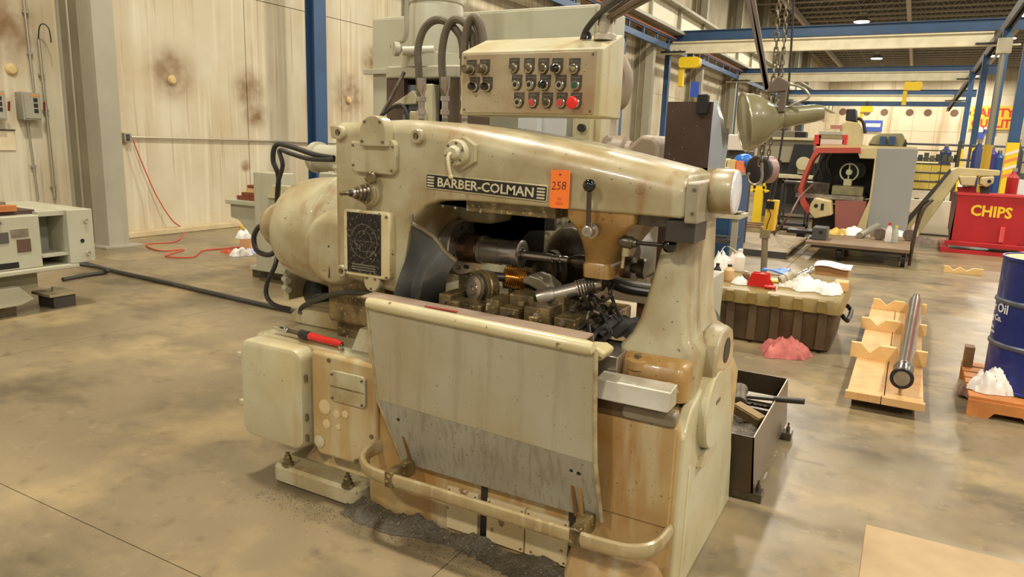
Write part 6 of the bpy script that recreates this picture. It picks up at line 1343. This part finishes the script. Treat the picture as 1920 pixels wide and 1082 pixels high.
for n, (px, py, lab) in enumerate(((1648, 450, 'left round metal slug on the cart, beside the white bottle'), (1703, 452, 'right round metal slug on the cart, beyond the spray can'))):
    p = on_cart(px, py); o = M().rev([(0, .09), (.005, .095), (.15, .095)], (p.x, p.y, ZC + .097), (0.1, 1, 0), 24).build('metal_slug', mat('slug_steel', (128, 116, 100), .5, .4, c2=(92, 80, 66), s2=14)); tag(o, lab, 'metal slug')
for n, (px, py, h, r, m1, m2, lab) in enumerate(((1664, 453, .30, .045, white_cloth, red_plastic, 'white squeeze bottle with reddish cap on the cart'), (1677, 455, .27, .04, mat('grey_can', (176, 176, 160), .4), yellow_paint, 'grey spray can with yellow band on the cart'), (1714, 443, .26, .05, mat('peach_bottle', (236, 204, 176), .5), mat('peach_cap', (224, 140, 110), .5), 'peach coloured trigger bottle near the right end of the cart'))):
    p = on_cart(px, py); o = thing('bottle', lab, 'bottle', (p.x, p.y, ZC))
    M().rev([(0, r), (h * .65, r), (h * .8, r * .5), (h * .86, r * .45)], (p.x, p.y, ZC), (0, 0, 1), 18).build('body', m1, o)
    M().rev([(0, r * .5), (h * .14, r * .45)], (p.x, p.y, ZC + h * .86), (0, 0, 1), 12).build('cap', m2, o)
vs = thing('bench_vise_block', 'dark grey machine block standing on the left end of the cart', 'block', tuple(on_cart(1535, 448)))
p = on_cart(1535, 450); M().box(p.x - .11, p.x + .1, p.y, p.y + .4, ZC, ZC + .19).build('block', mat('block_grey', (74, 74, 72), .5), vs, bev=.008)
M().cyl((p.x + .02, p.y - .005, ZC + .12), (p.x + .02, p.y, ZC + .12), .03).build('bore', black, vs)
M().box(p.x - .5, p.x - .12, p.y + .1, p.y + .45, ZC + .06, ZC + .12).build('black_arm', black, vs, bev=.01)
M().box(p.x - .36, p.x - .24, p.y + .2, p.y + .4, ZC, ZC + .06).build('arm_foot', black, vs)

# ---- chip bin and conveyor
bx0, bx1, by = .70, 1.80, 14.9
bi = thing('chip_bin', 'red tipping steel bin lettered in yellow at the right', 'bin', (1.25, 15.4, 0))
M().prism([(bx0, .12), (bx1 - .02, .12), (bx1 + .05, 1.0), (bx0 + .04, 1.02)], 'xz', by, by + .02).build('front_panel', red_paint, bi)
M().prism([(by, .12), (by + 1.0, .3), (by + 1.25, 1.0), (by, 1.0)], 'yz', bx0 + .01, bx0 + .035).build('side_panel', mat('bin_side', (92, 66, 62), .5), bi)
M().prism([(by, .12), (by + 1.0, .3), (by + 1.25, 1.0), (by, 1.0)], 'yz', bx1 - .0, bx1 + .02).build('side_panel', red_paint, bi)
M().prism([(by + .98, .3), (by + 1.0, .3), (by + 1.27, 1.0), (by + 1.25, 1.0)], 'yz', bx0, bx1).build('back_panel', red_paint, bi)
M().box(bx0, bx1, by, by + 1.0, .12, .14).build('bin_floor', red_paint, bi)
M().box(bx0 + .02, bx1 + .06, by - .02, by + .03, .99, 1.03).build('top_lip', mat('lip_red', (206, 60, 56), .4), bi)
M().box(bx0 - .06, bx1 + .02, by - .12, by - .04, .11, .19).build('cross_tube', red_paint, bi, bev=.01)
M().box(bx0 - .12, bx0 + .0, by - .25, by + 1.1, 0, .08).box(bx1 - .06, bx1 + .06, by - .25, by + 1.1, 0, .08).build('fork_pocket', red_paint, bi)
M().box(bx0 - .12, bx1 + .06, by - .30, by - .22, 0, .06).build('front_bar', red_paint, bi)
M().prism([(bx0 + .72, .13), (bx0 + .80, .22), (bx1 - .05, .28), (bx1 - .05, .22), (bx0 + .9, .13)], 'xz', by - .03, by).build('curved_gusset', red_paint, bi)
M().box(bx0 + .73, bx0 + .80, by - .04, by, .22, .48).build('release_lever', mat('lever_pink', (226, 84, 84), .4), bi)
q = pt(1818, 405, Y=by - .01); M().text('CHIPS', .255, (q.x, by - .004, q.z + .02), (1, 0, -.03), (0, 0, 1), .002, sx=.90, bold=.008).build('yellow_lettering', mat('letter_yellow', (246, 206, 40), .5), bi, smooth=False)
cv = thing('chip_conveyor', 'cream inclined chip conveyor rising from the lathe to the red bin', 'conveyor', (.4, 15.6, 0))
def c2_(px, py): p = pt(px, py, Y=15.35); return (p.x, p.z)
M().prism([c2_(1700, 432), c2_(1702, 415), c2_(1782, 320), c2_(1795, 314), c2_(1876, 320), c2_(1874, 330), c2_(1802, 330), c2_(1722, 442), (c2_(1722, 442)[0], .1), (c2_(1700, 440)[0], .1)], 'xz', 15.35, 15.75).build('trunk', cream, cv, bev=.015)
M().prism([c2_(1699, 425), c2_(1701, 408), c2_(1781, 316), c2_(1784, 321)], 'xz', 15.33, 15.36).build('dark_edge', dark_grey_paint, cv)
M().prism([c2_(1798, 330), c2_(1802, 348), c2_(1826, 349), c2_(1832, 330)], 'xz', 15.3, 15.7).build('drive_box', cream, cv, bev=.02)
M().prism([c2_(1838, 332), c2_(1836, 346), c2_(1848, 352), c2_(1862, 344), c2_(1864, 330)], 'xz', 15.25, 15.7).build('gear_motor', cream, cv, bev=.03)
q = pt(1855, 340, Y=15.25); M().cyl((q.x, 15.24, q.z), (q.x, 15.26, q.z), .03).build('shaft_end', black, cv)
M().prism([c2_(1838, 350), c2_(1840, 364), c2_(1855, 364), c2_(1855, 350)], 'xz', 15.4, 15.6).build('motor', dark_grey_paint, cv)
M().prism([c2_(1795, 352), c2_(1830, 350), c2_(1832, 366), c2_(1800, 366)], 'xz', 15.45, 15.7).build('red_guard', red_paint, cv)
M().box(.0, .06, 15.4, 15.7, 0, .6).box(.95, 1.0, 15.5, 15.6, 1.0, 1.3).build('support_leg', cream, cv)
fe = thing('fire_extinguisher', 'red fire extinguisher behind the red bin beside the yellow post', 'extinguisher', (2.0, 17, 0))
q = pt(1897, 350, Y=17)
M().rev([(0, .09), (.02, .10), (.42, .10), (.50, .04), (.54, .035)], (q.x, 17, q.z - .25), (0, 0, 1), 20).build('cylinder', red_paint, fe)
M().box(q.x - .03, q.x + .05, 16.97, 17.03, q.z + .29, q.z + .35).build('valve_head', conduit, fe); M().box(q.x - .2, q.x + .2, 16.9, 17.2, 0, q.z - .25).build('stand', dark_grey_paint, fe)
q = pt(1915, 352, Y=18)
o = thing('white_tank', 'white plastic tank cut off by the right edge behind the red bin', 'tank', (q.x + .3, 18.4, 0)); M().loft([[Vector((x, y, z)) for x, y in rrect(q.x - .12, q.x + 1, 18, 19, .1)] for z in (0, .1, 1.15, 1.22)]).build('shell', mat('white_tank', (224, 224, 218), .5), o); M().box(q.x, q.x + .3, 18.3, 18.6, 1.22, 1.35).build('filler_cap', dark_grey_paint, o)
# ---- wire crates with yellow bins
yb = None; fr_m = mat('crate_dark', (70, 64, 44), .5)
ycm = mat('bin_yellow', (196, 172, 70), .5)
k = 0
for zi in range(3):
    for xi in range(5):
        z = .85 + zi * .21; x = -.15 + xi * .20
        lab = 'dull yellow storage bin %s from the left in the %s row of the bin rack' % (('first', 'second', 'third', 'fourth', 'fifth')[xi], ('bottom', 'middle', 'top')[zi])
        if yb is None:
            yb = thing('storage_bin', lab, 'bin', (x, 20, z), 'yellow storage bins behind the conveyor', local=True)
            M().prism([(-.09, 0), (.09, 0), (.095, .19), (-.095, .19)], 'xz', 0, .4).build('tub', ycm, yb, bev=.006)
            M().box(-.1, .1, -.012, 0, .165, .195).build('rim', fr_m, yb)
        else: copy_thing(yb, (x, 20, z), lab)
rk = thing('bin_rack', 'dark steel rack holding dull yellow storage bins behind the conveyor', 'rack', (.3, 20.3, 0))
for x in (-.28, .88): M().box(x - .03, x + .03, 19.98, 20.04, 0, 2.0).build('upright', fr_m, rk); M().box(x - .03, x + .03, 20.5, 20.56, 0, 2.0).build('upright', fr_m, rk)
for z in (.30, .82, 1.50, 1.75): M().box(-.3, .9, 20.0, 20.55, z, z + .025).build('shelf', fr_m, rk)
random.seed(9)
for n in range(9):
    x = -.2 + n * .125; o = M().box(x, x + .10, 20.05, 20.4, 1.525, 1.525 + .12 + .07 * random.random()).build('dark_part', mat('part_%d' % (n % 3), ((70, 76, 60), (96, 92, 62), (54, 56, 52))[n % 3], .6), bev=.004)
    tag(o, 'small dark part in the row on the upper shelf of the bin rack', 'part', 'dark parts on the upper rack shelf')
for n in range(7):
    x = -.2 + n * .15; o = M().cyl((x + .05, 20.1, .325), (x + .05, 20.1, .325 + .2 + .05 * (n % 3)), .055, n=12).build('dark_roller', mat('roller_dark', (62, 60, 50), .5))
    tag(o, 'short dark roller in the row on the lower shelf of the bin rack', 'roller', 'dark rollers on the lower rack shelf')
# handrail behind
hr = thing('guard_rail', 'long grey guard rail running behind the red lathe at right', 'railing', (2, 24, 0))
for z in (1.15, 1.55, 1.95): M().cyl((-.3, 24, z), (4.5, 24, z), .03, n=8).build('rail', mat('rail_slate', (84, 88, 96), .5), hr)
for x in (-.3, 1.3, 2.9, 4.5): M().cyl((x, 24, 0), (x, 24, 2.0), .035, n=8).build('post', mat('rail_slate', (0, 0, 0)), hr)
for n, (px, py, h, cc_) in enumerate(((1772, 296, .5, (40, 60, 120)), (1832, 300, .7, (36, 54, 110)), (1858, 300, .5, (70, 60, 130)), (1872, 304, .4, (46, 80, 140)), (1905, 300, .7, (48, 48, 52)))):
    q = pt(px, py, Y=23); o = thing('gas_bottle', ['dark blue cylinder between the blue crane posts', 'tall navy cylinder behind the conveyor top', 'violet cylinder right of the navy one', 'short blue cylinder left of the nearest yellow post', 'black cylinder right of the nearest yellow post'][n], 'cylinder', (q.x, 23, 0))
    M().rev([(0, .14), (q.z + h * .3, .14), (q.z + h * .5, .06), (q.z + h * .6, .05)], (q.x, 23, 0), (0, 0, 1), 16).build('body', mat('cyl%d' % n, cc_, .4), o)
    M().cyl((q.x, 23, q.z + h * .6), (q.x, 23, q.z + h * .75), .05, n=10).build('cap', steel, o)
pw = thing('low_barrier', 'pale low wall panel on the floor between conveyor and red bin', 'barrier', (.4, 17.6, 0))
M().box(-.3, .9, 17.5, 17.7, .03, .72).build('panel', mat('barrier_pale', (214, 204, 178), .6), pw); M().box(-.3, .95, 17.4, 17.75, 0, .03).build('foot', dark_grey_paint, pw)

# ---- things left of the lathe: yellow stand, blue cabinet, bench
ys_ = thing('yellow_stand', 'bright yellow steel stand on the floor behind the hook', 'stand', (-3.2, 17.2, 0))
for z in (.78, .95): M().box(-3.5, -2.85, 17.0, 17.06, z, z + .06).build('rail', yellow_paint, ys_)
for x in (-3.45, -3.1, -2.9): M().box(x - .02, x + .03, 17.0, 17.05, .7, 1.08).build('upright', yellow_paint, ys_)
M().box(-3.08, -2.9, 16.98, 17.1, .0, .78).build('leg', yellow_paint, ys_); M().box(-3.5, -2.85, 17.0, 17.5, .70, .74).build('top', yellow_paint, ys_); M().box(-3.55, -3.45, 17.4, 17.5, 0, .72).build('leg', yellow_paint, ys_)
bc = thing('blue_cabinet', 'dark blue cabinet standing right of the milky arm end cap', 'cabinet', (-1.9, 9.2, 0))
M().box(-2.35, -1.80, 9.0, 9.5, .10, 1.38).build('body', blue_paint, bc, bev=.01); M().box(-2.33, -1.9, 8.985, 9.0, .2, 1.33).build('door', mat('blue_dark', (34, 64, 96), .4), bc); M().box(-2.35, -1.80, 9.0, 9.5, 0, .1).build('plinth', black, bc)
bh = thing('work_bench', 'cluttered grey bench at right of the tail column', 'bench', (-1.8, 8.2, 0))
M().box(-2.6, -1.58, 8.0, 8.5, .90, .94).build('top', paint_light, bh); M().box(-2.5, -1.64, 8.05, 8.45, .62, .66).build('shelf', dark_grey_paint, bh)
for x in (-2.55, -1.63): M().box(x - .03, x + .03, 8.02, 8.08, 0, .90).build('leg', grey_paint, bh)
q = pt(1375, 403, Y=8.1); o = M().rev([(0, .03), (.01, .07), (.02, .10), (.03, .11)], (q.x, 8.15, .942), (0, 0, 1), 24).build('metal_dish', conduit); tag(o, 'shallow metal dish on the grey bench', 'dish')
q = pt(1367, 365, Y=8.3); o = M().box(q.x - .07, q.x + .05, 8.3, 8.36, .942, 1.2).build('grey_plate', grey_paint); tag(o, 'upright grey plate on the grey bench', 'plate')
o = thing('parts_shelf', 'cream and orange parts on the shelf above the blue cabinet', 'shelf', (-2.2, 9.2, 1.4))
q0 = pt(1348, 322, Y=9.0); q1 = pt(1396, 300, Y=9.0)
M().box(q0.x - .1, q1.x, 8.95, 9.4, q0.z - .03, q0.z).build('shelf_plate', conduit, o)
tb0 = q0.z
for n, (x0, x1, h, cc_, lab) in enumerate(((1349, 1360, .16, (226, 220, 206), 'white carton at the left of the shelf above the blue cabinet'), (1362, 1378, .15, (204, 180, 120), 'tan parts box in the middle of the shelf above the blue cabinet'), (1379, 1392, .14, (222, 120, 76), 'orange box at the right of the shelf above the blue cabinet'))):
    a = pt(x0, 320, Y=9.0); b = pt(x1, 320, Y=9.0); ob = M().box(a.x, b.x, 9.0, 9.25, tb0 + .001, tb0 + h).build('box', mat('shelfbox%d' % n, cc_, .6), bev=.004); tag(ob, lab, 'box')
q = pt(1393, 304, Y=9.1); ob = M().ball((q.x, 9.15, q.z + .02), .10, (1.2, 1, .8)).build('blue_helmet', mat('helmet_blue', (46, 116, 206), .3)); tag(ob, 'shiny blue rounded cover above the blue cabinet', 'cover')
wp = thing('white_device', 'dark machine with small white head behind the lamp bell', 'machine', (-2.6, 12, 0))
q = pt(1378, 270, Y=12); M().box(q.x - .12, q.x + .12, 12, 12.3, q.z - .1, q.z + .15).build('white_head', mat('white_head', (226, 218, 204), .5), wp, bev=.02)
M().box(q.x - .25, q.x + .2, 12.1, 12.6, 0, q.z - .1).build('dark_body', dark_grey_paint, wp, bev=.02); M().box(q.x - .4, q.x - .2, 12.0, 12.4, 1.2, q.z + .25).build('side_box', dark_grey_paint, wp)
fp2 = thing('floor_platform', 'low grey steel platform on the floor beyond the tote', 'platform', (-2.6, 13.5, 0))
M().box(-3.6, -1.55, 11.7, 14.2, .06, .10).build('deck', mat('platform_deck', (150, 132, 102), .6, c2=(120, 104, 78), s2=2), fp2); M().box(-3.6, -1.55, 11.68, 11.72, 0, .10).build('front_edge', dark_grey_paint, fp2)
M().box(-3.6, -1.55, 14.18, 14.2, 0, .10).build('rear_edge', dark_grey_paint, fp2)
for n, (x0, y0) in enumerate(((-2.9, 15.2), (-2.3, 18.6))):
    o = thing('empty_skid', ['empty brown wooden skid on the floor beyond the platform', 'empty grey skid farther behind the brown one'][n], 'skid', (x0, y0, 0))
    m_ = (wood_old, mat('skid_grey', (120, 112, 92), .7))[n]
    for k in range(3): M().box(x0 - .6, x0 + .6, y0 + k * .4, y0 + k * .4 + .12, .08, .11).build('slat', m_, o)
    for k in (-.55, .5): M().box(x0 + k, x0 + k + .06, y0, y0 + .92, 0, .08).build('runner', m_, o)
# blue machine parts along the left wall, far
for n, (px, py, Y, w, h, cc_, lab) in enumerate(((1500, 258, 34, .9, .5, (44, 70, 112), 'blue machine top behind the lamp at the far left wall'), (1465, 245, 44, 1.2, 1.2, (130, 124, 104), 'grey machine far down the left wall'), (1350, 300, 30, 1.2, .9, (120, 112, 96), 'grey machine behind the bright sheet guard'))):
    q = pt(px, py, Y=Y); o = thing('far_machine', lab, 'machine', (q.x, Y, 0))
    M().box(q.x - w, q.x + w, Y, Y + 2, 0, q.z).build('body', mat('farm%d' % n, cc_, .5), o, bev=.05); M().box(q.x - w * .5, q.x + w * .4, Y - .05, Y, q.z * .35, q.z * .8).build('door', dark_grey_paint, o); M().box(q.x - w * .3, q.x + w * .2, Y + .3, Y + 1, q.z, q.z + h * .5).build('motor', dark_grey_paint, o)
